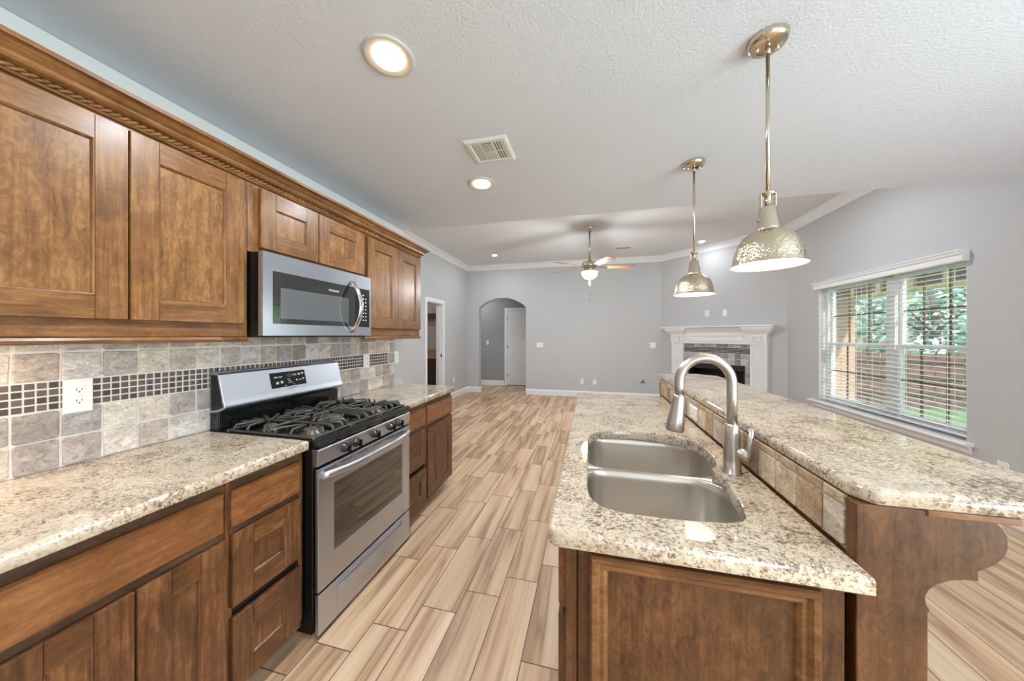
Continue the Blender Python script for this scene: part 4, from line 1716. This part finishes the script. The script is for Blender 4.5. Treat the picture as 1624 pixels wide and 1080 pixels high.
# ------------------------------------------------------------------ pendants
def pendant(label, x, y, lum):
    t = thing('pendant_light', label, 'pendant lamp', (x, y, KC), group='pendants over the bar')
    zb = 1.640
    m = MB()
    m.lathe([(0.0, KC - 0.030), (0.030, KC - 0.030), (0.052, KC - 0.026), (0.0595, KC - 0.017), (0.062, KC - 0.005), (0.062, KC - 0.001)], (x, y, 0), 40)
    m.build('canopy', 'nickel_pendant', t)
    for sx in (-0.032, 0.032):
        m = MB()
        m.lathe([(0.0055, KC - 0.028), (0.0055, KC - 0.036), (0.003, KC - 0.039), (0.0, KC - 0.039)], (x + sx, y + 0.004, 0), 14)
        m.build('canopy_screw', 'steel_bright', t)
    m = MB()
    m.cyl((x, y, KC - 0.029), (x, y, zb + 0.262), 0.0062, 14)
    m.cyl((x, y, KC - 0.029), (x, y, KC - 0.055), 0.0085, 14)
    m.build('rod', 'nickel_pendant', t)
    m = MB()
    m.lathe([(0.0, zb + 0.262), (0.024, zb + 0.262), (0.024, zb + 0.256), (0.011, zb + 0.252), (0.011, zb + 0.215), (0.020, zb + 0.212), (0.026, zb + 0.208), (0.029, zb + 0.168), (0.032, zb + 0.165), (0.032, zb + 0.142), (0.035, zb + 0.139), (0.035, zb + 0.124)], (x, y, 0), 32)
    m.build('socket_neck', 'nickel_pendant', t)
    m = MB()
    for sx in (-1, 1):
        m.hexa([(x + sx * 0.0225 - 0.0015, y - 0.008, zb + 0.15), (x + sx * 0.0225 + 0.0015, y - 0.008, zb + 0.15), (x + sx * 0.0225 + 0.0015, y + 0.008, zb + 0.15), (x + sx * 0.0225 - 0.0015, y + 0.008, zb + 0.15),
                (x + sx * 0.0225 - 0.0015, y - 0.008, zb + 0.258), (x + sx * 0.0225 + 0.0015, y - 0.008, zb + 0.258), (x + sx * 0.0225 + 0.0015, y + 0.008, zb + 0.258), (x + sx * 0.0225 - 0.0015, y + 0.008, zb + 0.258)])
        m.cyl((x + sx * 0.022, y, zb + 0.165), (x + sx * 0.034, y, zb + 0.165), 0.006, 10)
    m.build('yoke', 'nickel_pendant', t)
    prof = [(0.031, 0.128), (0.040, 0.126), (0.058, 0.118), (0.075, 0.104), (0.089, 0.084), (0.099, 0.058), (0.105, 0.032), (0.107, 0.012), (0.111, 0.006), (0.113, 0.0)]
    m = MB()
    m.lathe([(r, zb + z) for r, z in prof], (x, y, 0), 56)
    sh = m.build('shade', 'nickel_hammered', t)
    m = MB()
    m.lathe([(0.113, zb), (0.109, zb + 0.001)] + [(r - 0.004, zb + z - 0.002) for r, z in reversed(prof[:-2])], (x, y, 0), 56)
    m.build('lining', 'lamp_lining', sh)
    m = MB()
    m.lathe([(0.0, zb + 0.035), (0.018, zb + 0.039), (0.029, zb + 0.055), (0.030, zb + 0.068), (0.020, zb + 0.092), (0.014, zb + 0.112), (0.013, zb + 0.128)], (x, y, 0), 24)
    m.build('bulb', 'lamp_glow', t)
    lamp('pendant_glow', 'POINT', (0, 0, zb + 0.03 - KC), lum, (1, 0.86, 0.66), parent=t, shadow_soft_size=0.04)


pendant('hammered nickel pendant over the bar, the larger-looking one directly above the sink', 0.618, 1.340, 3.6)
pendant('hammered nickel pendant farther along the bar, hanging before the fireplace wall', 0.618, 2.190, 3.6)


# ------------------------------------------------------------------ recessed lights
def can_light(label, x, y, z, r, watts, rim='nickel_pendant', small=False, group='recessed kitchen lights'):
    t = thing('recessed_light', label, 'ceiling light', (x, y, z), group=group)
    m = MB()
    m.lathe([(r, z - 0.0005), (r, z - 0.006), (r - 0.006, z - 0.009), (r - 0.012, z - 0.0085)], (x, y, 0), 48)
    m.build('trim_ring', 'white_trim' if small else 'pale_plastic', t)
    m = MB()
    m.lathe([(r - 0.012, z - 0.0085), (r * 0.60, z - 0.004)], (x, y, 0), 48)
    m.build('baffle', 'white_trim' if small else 'can_baffle', t)
    m = MB()
    m.lathe([(r * 0.62, z - 0.005), (r * 0.58, z - 0.013), (r * 0.42, z - 0.020), (r * 0.2, z - 0.023), (0.0, z - 0.024)], (x, y, 0), 40)
    m.build('lens', 'can_glow', t)
    lamp('can_beam', 'AREA', (0, 0, -0.027), watts, WARM, parent=t, shape='DISK', size=r * 0.9, spread=radians(180))
    return t


plain('can_baffle', (196, 184, 166), 0.5)
can_light('recessed ceiling light nearest the camera, above the kitchen aisle', -0.750, 1.075, KC, 0.094, 12)
can_light('recessed ceiling light beyond the square vent in the kitchen ceiling', -0.745, 2.130, KC, 0.094, 12)
can_light('unseen recessed ceiling light added over the near kitchen, beyond the picture edge', -0.750, 0.02, KC, 0.094, 12)  # out of view, added to raise the kitchen brightness
can_light('small recessed light in the living room ceiling near the left wall', -1.98, 6.49, LC, 0.075, 9, small=True, group='recessed living room lights')
can_light('small recessed light in the living room ceiling before the fireplace', 1.942, 6.43, LC, 0.075, 4.5, small=True, group='recessed living room lights')
can_light('added recessed living room light hidden behind the kitchen ceiling edge, left side', -1.98, 4.0, LC, 0.075, 15, small=True, group='recessed living room lights')  # this and the next are unseen, added to brighten the living room
can_light('added recessed living room light hidden behind the kitchen ceiling edge, window side', 1.942, 4.0, LC, 0.075, 15, small=True, group='recessed living room lights')
# warm lamp under the near wall cabinet
t = thing('under_cabinet_light', 'slim warm light bar under the left wall cabinet above the tile', 'cabinet light', (-1.72, 0.40, UB - 0.002))
m = MB()
m.box(-1.75, -1.70, 0.20, 0.55, UB - 0.018, UB - 0.001)
m.build('housing', 'white_plastic', t)
lamp('bar_glow', 'AREA', (0, 0, -0.024), 2.2, (1, 0.80, 0.58), parent=t, shape='RECTANGLE', size=0.04, size_y=0.30)

# unseen chandelier added to brighten the kitchen ceiling
t = thing('fill_chandelier', 'unseen nickel three-globe chandelier added beside the island to brighten the ceiling', 'chandelier', (1.95, 0.15, KC))
m = MB()
m.lathe([(0.06, KC - 0.001), (0.06, KC - 0.02), (0.012, KC - 0.03), (0.008, KC - 0.42), (0.03, KC - 0.43), (0.03, KC - 0.50), (0.0, KC - 0.51)], (1.95, 0.15, 0), 24)
m.build('stem', 'nickel_pendant', t)
for k in range(3):
    a = 2 * pi * k / 3 + 0.4
    ux, uy = cos(a), sin(a)
    m = MB()
    m.tube([(1.95, 0.15, KC - 0.47), (1.95 + 0.12 * ux, 0.15 + 0.12 * uy, KC - 0.52), (1.95 + 0.22 * ux, 0.15 + 0.22 * uy, KC - 0.47)], 0.008, 10)
    m.build('arm', 'nickel_pendant', t)
    m = MB()
    m.lathe([(0.02, KC - 0.47), (0.045, KC - 0.455), (0.06, KC - 0.42), (0.055, KC - 0.38), (0.045, KC - 0.36)], (1.95 + 0.22 * ux, 0.15 + 0.22 * uy, 0), 24)
    m.build('globe', 'bowl_glow', t)
lamp('chandelier_fill', 'POINT', (0, 0, -0.66), 31, (0.78, 0.90, 1.0), parent=t, shadow_soft_size=0.16)
t = thing('hall_fill', 'unseen flush dome light added to brighten the hallway behind the arch', 'ceiling light', (-3.2, 8.05, 2.7))  # unseen dome lamp, added because the hallway came out dark
m = MB()
m.lathe([(0.15, 2.699), (0.15, 2.67), (0.12, 2.62), (0.0, 2.60)], (-3.2, 8.05, 0), 28)
m.build('dome', 'bowl_glow', t)
lamp('hall_fill_glow', 'POINT', (0, 0, -0.2), 13, (0.95, 0.97, 1.0), parent=t, shadow_soft_size=0.1)
# small lamp of the room beyond the doorway
t = thing('flush_light', 'flush dome light on the ceiling of the small room beyond the doorway', 'ceiling light', (-3.9, 5.7, 2.7))
m = MB()
m.lathe([(0.15, 2.699), (0.15, 2.67), (0.12, 2.62), (0.0, 2.60)], (-3.9, 5.7, 0), 28)
m.build('dome', 'bowl_glow', t)
lamp('dome_glow', 'POINT', (0, 0, -0.16), 14, (1, 0.88, 0.72), parent=t, shadow_soft_size=0.1)

# ------------------------------------------------------------------ ceiling vents
t = thing('ceiling_vent', 'square white air register in the kitchen ceiling between the two round lights', 'vent', (-0.56, 1.758, KC))
F = FZ(KC - 0.0005, -1)
vx0, vx1, vy0, vy1 = -0.686, -0.438, 1.640, 1.876
m = MB()
O = [(vx0, vy0), (vx1, vy0), (vx1, vy1), (vx0, vy1)]
m.loft([[F(a, b, h) for a, b in offset_poly(O, i)] for i, h in ((0, 0), (0.0, 0.004), (0.012, 0.012), (0.03, 0.012), (0.034, 0.008))], 0, False, True, False, True)
m.build('plate', 'vent_white', t, bevel=0.001)
m = MB()
ax0, ax1, ay0, ay1 = vx0 + 0.04, vx1 - 0.04, vy0 + 0.036, vy1 - 0.036
ymid = (ay0 + ay1) / 2
for k in range(3):
    m.boxf(F, ax1 - 0.012 - k * 0.015, ax1 - 0.006 - k * 0.015, ay0, ymid - 0.006, 0.008, 0.0085)
    m.boxf(F, ax1 - 0.012 - k * 0.015, ax1 - 0.006 - k * 0.015, ymid + 0.006, ay1, 0.008, 0.0085)
    m.boxf(F, ax0 + 0.004 + k * 0.014, ax0 + 0.007 + k * 0.014, ay0, ay1, 0.008, 0.0085)
m.boxf(F, ax0 + 0.055, ax1 - 0.055, ay0, ymid - 0.004, 0.008, 0.0085)
m.build('openings', 'vent_dark', t)
m = MB()
for k in range(6):
    yy = ay0 + 0.006 + k * 0.0125
    m.boxf(F, ax0 + 0.055, ax1 - 0.055, yy, yy + 0.007, 0.0085, 0.0115)
    yy = ymid + 0.004 + k * 0.0125
    m.boxf(F, ax0 + 0.055, ax1 - 0.055, yy, yy + 0.010, 0.008, 0.0115)
m.build('louvers', 'pale_plastic', t)
t = thing('ceiling_vent', 'small slotted white register in the living room ceiling beyond the fan', 'vent', (0.60, 6.54, LC))
F = FZ(LC - 0.0005, -1)
m = MB()
m.boxt(F, 0.42, 0.78, 6.44, 6.64, 0, 0.008, 0.008)
m.build('plate', 'vent_white', t)
m = MB()
for k in range(5):
    m.boxf(F, 0.46, 0.74, 6.475 + k * 0.028, 6.49 + k * 0.028, 0.008, 0.0085)
m.build('slots', 'vent_dark', t)

# ------------------------------------------------------------------ ceiling fan
fx0, fy0 = -0.02, 5.15
fan = thing('ceiling_fan', 'five-blade ceiling fan with glass bowl light hanging in the living room', 'ceiling fan', (fx0, fy0, LC))
m = MB()
m.lathe([(0.068, LC - 0.001), (0.068, LC - 0.02), (0.055, LC - 0.05), (0.03, LC - 0.075), (0.015, LC - 0.08), (0.0, LC - 0.08)], (fx0, fy0, 0), 32)
m.build('canopy', 'nickel', fan)
m = MB()
m.cyl((fx0, fy0, LC - 0.075), (fx0, fy0, 2.56), 0.012, 14)
m.build('downrod', 'nickel', fan)
m = MB()
m.lathe([(0.0, 2.575), (0.022, 2.575), (0.026, 2.555), (0.06, 2.548), (0.105, 2.535), (0.125, 2.51), (0.128, 2.47), (0.118, 2.452), (0.09, 2.442), (0.085, 2.425), (0.07, 2.415), (0.09, 2.405), (0.13, 2.40), (0.138, 2.392), (0.138, 2.385), (0.0, 2.385)], (fx0, fy0, 0), 40)
m.build('motor', 'nickel_pendant', fan)
for k in range(5):
    a = radians(8.5 + 72 * k)
    M3 = Matrix.Rotation(a, 3, 'Z')
    tw = radians(-12)
    m = MB()
    def BP(u, v, w_):
        q = Vector((u, v * cos(tw), v * sin(tw) + w_))
        q = M3 @ q
        return (fx0 + q.x, fy0 + q.y, 2.45 + q.z)
    m.prism([(0.10, -0.018), (0.16, -0.012), (0.20, -0.035), (0.27, -0.040), (0.27, 0.040), (0.20, 0.035), (0.16, 0.012), (0.10, 0.018)], -0.004, 0.0, BP)
    br = m.build('blade_arm', 'nickel_pendant', fan)
    m = MB()
    pl = round_poly([(0.215, -0.050), (0.675, -0.066), (0.675, 0.066), (0.215, 0.050)], [0.02, 0.035, 0.035, 0.02], 6)
    m.prism(pl, 0.0, 0.006, BP)
    m.build('blade', 'blade_wood', fan)
m = MB()
m.lathe([(0.128, 2.388), (0.130, 2.375), (0.122, 2.34), (0.100, 2.305), (0.065, 2.278), (0.03, 2.266), (0.0, 2.264)], (fx0, fy0, 0), 36)
m.build('glass_bowl', 'bowl_glow', fan)
m = MB()
m.lathe([(0.0, 2.268), (0.014, 2.266), (0.016, 2.258), (0.008, 2.25), (0.008, 2.244), (0.0, 2.240)], (fx0, fy0, 0), 16)
m.build('finial', 'brass_bronze', fan)
for (dx, zz) in ((-0.008, 1.955), (0.012, 2.04)):
    m = MB()
    m.cyl((fx0 + dx, fy0 - 0.02, 2.39), (fx0 + dx, fy0 - 0.02, zz), 0.0018, 6)
    ch = m.build('pull_chain', 'chain', fan)
    m = MB()
    m.lathe([(0.0, zz), (0.006, zz - 0.006), (0.007, zz - 0.02), (0.004, zz - 0.03), (0.0, zz - 0.032)], (fx0 + dx, fy0 - 0.02, 0), 12)
    m.build('fob', 'dark_bronze', ch)
lamp('fan_glow', 'POINT', (0, 0, 2.215 - LC), 62, (0.92, 0.97, 1.0), parent=fan, shadow_soft_size=0.12)

# ------------------------------------------------------------------ fireplace (local frame: x along wall, -y into the room)
fp = thing('fireplace', 'white mantel corner fireplace with mosaic and stone tile surround', 'fireplace', FP_ROOT, rz=-pi / 4, local=True)
FL = lambda u, v, w_: (u, -w_, v)
PL = ((0.285, 0.525), (1.678, 1.918))
C0, C1 = PL[0][0], PL[1][1]
m = MB()
z1 = 1.560
m.prism([(0.0, z1 - 0.03), (0.175, z1 - 0.03), (0.190, z1 - 0.024), (0.196, z1 - 0.012), (0.190, z1), (0.0, z1)], 0.105, 2.040, lambda p, q, a: (a, -p, q))
m.build('mantel_shelf', 'white_trim', fp, bevel=0.003)
# header board with recessed panel and bed molding
m = MB()
m.boxf(FL, PL[0][1], PL[1][0], 1.235, 1.53, 0.0, 0.075)
hd_ = m.build('header', 'white_trim', fp)
m = MB()
O = [(0.60, 1.285), (1.60, 1.285), (1.60, 1.40), (0.60, 1.40)]
m.loft([[FL(a, b, 0.075 + h) for a, b in offset_poly(O, i)] for i, h in ((0, 0), (0.0, 0.010), (0.012, 0.014), (0.024, 0.004), (0.03, 0.0))], 0, False)
m.build('panel_molding', 'white_trim', hd_)
m = MB()
m.prism([(0.075, 1.435), (0.082, 1.435), (0.086, 1.45), (0.10, 1.47), (0.125, 1.495), (0.14, 1.51), (0.15, 1.528), (0.075, 1.528)], PL[0][1] + 0.02, PL[1][0] - 0.02, lambda p, q, a: (a, -p, q))
m.build('bed_molding', 'white_trim', hd_)
for (a, b) in PL:
    m = MB()
    m.boxf(FL, a, b, 0.16, 1.235, 0.0, 0.085)
    n = 6
    wdt = (b - a - 0.05) / n
    for k in range(n):
        u = a + 0.025 + k * wdt
        m.boxt(FL, u + 0.004, u + wdt - 0.004, 0.18, 1.225, 0.085, 0.092, 0.003)
    pil = m.build('pilaster', 'white_trim', fp, bevel=0.0015)
    m = MB()
    m.boxf(FL, a - 0.008, b + 0.008, 0.0, 0.16, 0.0, 0.10)
    m.build('plinth', 'white_trim', pil, bevel=0.003)
    m = MB()
    m.boxf(FL, a - 0.006, b + 0.006, 1.235, 1.40, 0.0, 0.105)
    O = [(a + 0.04, 1.262), (b - 0.04, 1.262), (b - 0.04, 1.378), (a + 0.04, 1.378)]
    m.loft([[FL(x, y, 0.105 + h) for x, y in offset_poly(O, i)] for i, h in ((0, 0), (0.0, 0.008), (0.008, 0.01), (0.016, 0.0), (0.03, 0.0), (0.036, 0.008))], 0, False, True, False, True)
    m.build('rosette_block', 'white_trim', pil, bevel=0.002)
    m = MB()
    rings = []
    for (o_, z) in ((0.0, 1.40), (0.012, 1.402), (0.014, 1.415), (0.030, 1.43), (0.055, 1.455), (0.085, 1.49), (0.095, 1.51), (0.098, 1.53)):
        lo = a - 0.006 - min(o_, 0.11)
        hi = b + 0.006 + min(o_, 0.11)
        dd = 0.105 + o_ * 0.8
        rings.append([FL(lo, z, 0.0), FL(hi, z, 0.0), FL(hi, z, dd), FL(lo, z, dd)])
    m.loft(rings, 0, False, True, True, True)
    m.build('capital', 'white_trim', pil)
# tile surround
m = MB()
T0, T1 = PL[0][1] - 0.003, PL[1][0] + 0.003
m.boxf(FL, T0, BOX0, 0.0, 1.24, 0.0, 0.030, 0)
m.boxf(FL, BOX1, T1, 0.0, 1.24, 0.0, 0.030, 0)
m.boxf(FL, BOX0, BOX1, BOXT, 1.24, 0.0, 0.030, 0)
r4 = random.Random(11)
FST = [(172, 172, 174), (152, 151, 153), (190, 190, 191), (134, 132, 134), (180, 179, 180), (146, 148, 152)]
cells = []
u = T0
while u < T1 - 0.005:
    u1 = min(u + 0.1, T1)
    cells.append((u, u1, 1.170, 1.240))
    for (v0, v1) in ((0.968, 1.070), (0.866, 0.968)):
        cells.append((u, u1, v0, v1))
    u = u1
for (a, b) in ((T0, BOX0), (BOX1, T1)):
    v = 0.864
    while v > 0.02:
        cells.append((a, b, max(0, v - 0.102), v))
        v -= 0.102
tiles_into(m, FL, cells, 0.028, 0.036, 0.003, r=r4, palette=FST)
cells = []
u = T0
while u < T1 - 0.005:
    for k in range(4):
        cells.append((u, min(u + 0.0255, T1), 1.070 + k * 0.025, 1.070 + (k + 1) * 0.025))
    u += 0.0255
tiles_into(m, FL, cells, 0.028, 0.035, 0.0015, 0, 2, [(86, 84, 84), (70, 68, 70), (104, 102, 102)], 0.0018, r4)
m.build('tile_surround', ['grout_light', 'travertine', 'mosaic_glass'], fp)
m = MB()
m.boxf(FL, BOX0, BOX0 + 0.004, 0.0, BOXT, -0.42, 0.0)
m.boxf(FL, BOX1 - 0.004, BOX1, 0.0, BOXT, -0.42, 0.0)
m.boxf(FL, BOX0, BOX1, BOXT - 0.004, BOXT, -0.42, 0.0)
m.boxf(FL, BOX0, BOX1, 0.0, 0.03, -0.42, 0.0)
m.boxf(FL, BOX0, BOX1, 0.0, BOXT, -0.43, -0.42)
m.build('firebox', 'firebox_black', fp)
m = MB()
m.boxf(FL, BOX0, BOX1, BOXT - 0.10, BOXT, 0.0, 0.012)
m.boxf(FL, BOX0, BOX0 + 0.03, 0.03, BOXT, 0.0, 0.012)
m.boxf(FL, BOX1 - 0.03, BOX1, 0.03, BOXT, 0.0, 0.012)
m.build('hood', 'firebox_black', fp, bevel=0.002)
m = MB()
m.cyl((0.75, 0.18, 0.20), (1.42, 0.22, 0.22), 0.05, 12)
m.cyl((0.80, 0.28, 0.24), (1.38, 0.25, 0.26), 0.045, 12)
m.cyl((0.86, 0.16, 0.30), (1.30, 0.28, 0.36), 0.04, 12)
m.build('gas_logs', 'ceramic_log', fp)

# ------------------------------------------------------------------ small room seen through the doorway
t = thing('pantry_cabinet', 'dark brown cabinet with tan counter seen through the left doorway', 'cabinet', (-3.95, 6.85, 0))
m = MB()
m.box(-4.78, -3.12, 6.62, 7.155, 0.09, 0.865)
m.box(-4.78, -3.12, 6.68, 7.155, 0.0, 0.09)
m.build('body', 'dark_cabinet', t)
m = MB()
m.box(-4.79, -3.11, 6.59, 7.157, 0.865, 0.905)
m.box(-4.79, -3.11, 7.13, 7.157, 0.905, 1.06)
m.build('counter', 'tan_stone', t, bevel=0.004)
t = thing('closet_shelf', 'dark double-rail shelf high on the wall seen through the left doorway', 'shelf', (-3.9, 7.0, 1.85))
m = MB()
m.box(-4.79, -3.11, 6.86, 7.157, 1.885, 1.905)
m.build('board', 'dark_bronze', t)
m = MB()
m.cyl((-4.79, 6.9, 1.82), (-3.11, 6.9, 1.82), 0.016, 12)
m.build('rod', 'dark_bronze', t)

# ------------------------------------------------------------------ outdoors
m = MB()
m.box(RW + 0.17, RW + 1.5, BACK - 0.2, 3.0, 2.55, 2.65)
struct(m.build('sun_block_eave', 'porch_beige'))  # unseen eave added to keep the sun out of the side opening
GZ = -0.62
m = MB()
m.box(RW + 0.17, 30, -12, 30, GZ - 0.1, GZ)
struct(m.build('ground', 'lawn'))
fnY = 11.3
t = thing('garden_fence', 'reddish brown board fence across the back yard outside the window', 'fence', (10, fnY, GZ))
m = MB()
u = 4.2
r5 = random.Random(2)
while u < 18.5:
    wd = 0.135
    off = 0.022 if int(u / 0.15) % 2 else 0.0
    hgt = 1.50 + r5.uniform(-0.01, 0.01)
    m.box(u, u + wd, fnY - 0.012 - off, fnY + 0.008 - off, GZ + 0.02, GZ + hgt)
    u += 0.15
m.build('pickets', 'fence_wood', t)
for zz in (0.35, 0.80, 1.25):
    m = MB()
    m.box(4.2, 18.5, fnY - 0.075, fnY - 0.036, GZ + zz, GZ + zz + 0.08)
    m.build('rail', 'fence_rail', t)
for k in range(7):
    m = MB()
    m.box(4.3 + 2.35 * k, 4.39 + 2.35 * k, fnY + 0.01, fnY + 0.10, GZ, GZ + 1.5)
    m.build('post', 'fence_rail', t)

t = thing('brick_column', 'square brick porch column outside the left half of the window', 'column', (5.8, 9.4, GZ))
m = MB()
m.box(5.58, 6.00, 9.2, 9.62, GZ, 2.22)
m.build('shaft', 'brick', t)
m = MB()
m.box(5.54, 6.04, 9.16, 9.66, GZ, GZ + 0.12)
m.build('foot', 'brick', t)

t = thing('porch_roof', 'beige porch roof with dark boards across the top of the window view', 'porch roof', (5.0, 8.0, 2.2))
m = MB()
m.box(RW + 0.17, 6.1, 5.9, 10.0, 2.80, 2.86)
m.build('roof_deck', 'roof_edge', t)
m = MB()
m.box(RW + 0.17, 6.1, 5.9, 10.0, 2.72, 2.80)
m.build('ceiling_boards', 'porch_beige', t)
m = MB()
m.box(5.86, 6.10, 5.9, 10.0, 2.24, 2.30)
m.box(5.86, 6.10, 5.9, 10.0, 2.64, 2.72)
m.build('beam', 'porch_beige', t)
m = MB()
m.box(5.90, 6.04, 5.9, 10.0, 2.30, 2.64)
m.build('dark_boards', 'porch_dark', t)
for yy in (6.0, 6.95, 7.6, 8.3, 9.0):
    m = MB()
    m.box(5.84, 5.90, yy, yy + 0.14, 2.24, 2.72)
    m.build('bracket_post', 'porch_beige', t)

t = thing('neighbor_house', 'tan neighboring gable end with dark sloping roof edge beyond the fence', 'house', (15, 24, GZ))
m = MB()
m.prism([(13.6, GZ), (19.0, GZ), (19.0, 5.2), (13.6, 2.6)], 24.5, 25.5, lambda p, q, a: (p, a, q))
m.build('gable_wall', 'neighbour_wall', t)
m = MB()
m.prism([(13.0, 2.3), (19.2, 5.25), (19.2, 5.5), (12.9, 2.5)], 24.2, 25.6, lambda p, q, a: (p, a, q))
m.build('roof', 'roof_edge', t)


def tree(name, label, x, y, z0, h, rx, rz, mat, n, seed, dens=0.16):
    t = thing(name, label, 'tree', (x, y, z0), group='trees behind the fence')
    r = random.Random(seed)
    m = MB()
    m.tube([(x, y, z0), (x + 0.1, y, z0 + h * 0.4), (x - 0.05, y + 0.1, z0 + h * 0.75)], [0.16, 0.12, 0.05], 10)
    for k in range(6):
        a = r.uniform(0, 2 * pi)
        zz = z0 + h * r.uniform(0.3, 0.6)
        m.tube([(x, y, zz), (x + 0.6 * rx * cos(a), y + 0.6 * rx * sin(a), zz + 0.5 * rz)], [0.06, 0.02], 6)
    m.build('trunk', 'bark', t)
    m = MB()
    cz_ = z0 + h - rz
    clumps = []
    for k in range(46):
        while True:
            p = Vector((r.uniform(-1, 1), r.uniform(-1, 1), r.uniform(-1, 1)))
            if 0.25 < p.length < 1:
                break
        clumps.append(Vector((x + p.x * rx, y + p.y * rx, cz_ + p.z * rz)))
    for i in range(n):
        cpt = r.choice(clumps)
        q = cpt + Vector((r.gauss(0, 1), r.gauss(0, 1), r.gauss(0, 0.6))) * (rx * 0.17)
        d = Vector((r.uniform(-1, 1), r.uniform(-1, 1), r.uniform(-0.6, 0.3))).normalized()
        sd_ = d.cross(Vector((r.uniform(-1, 1), r.uniform(-1, 1), r.uniform(-1, 1)))).normalized()
        L = dens * r.uniform(0.6, 1.3)
        g = r.random()
        m.cur = (g, g, g, 1)
        b = m.add([q, q + d * L * 0.5 + sd_ * L * 0.28, q + d * L, q + d * L * 0.5 - sd_ * L * 0.28])
        m.face((b, b + 1, b + 2, b + 3))
    m.cur = None
    f_ = m.build('foliage', mat, t)


tree('blue_spruce', 'teal leafy tree filling the middle of the window view behind the fence', 12.5, 15.5, GZ, 5.6, 2.4, 2.5, 'leaf_teal', 3000, 4, 0.27)
tree('leafy_tree', 'bright green leafy tree at the window side nearest the camera', 18.6, 20.5, GZ, 6.5, 2.3, 2.8, 'leaf_green', 3400, 5, 0.32)
tree('leafy_tree', 'pale teal tree beyond the brick column outside the window', 11.4, 21.4, GZ, 6.0, 1.9, 2.6, 'leaf_teal', 2400, 6, 0.3)
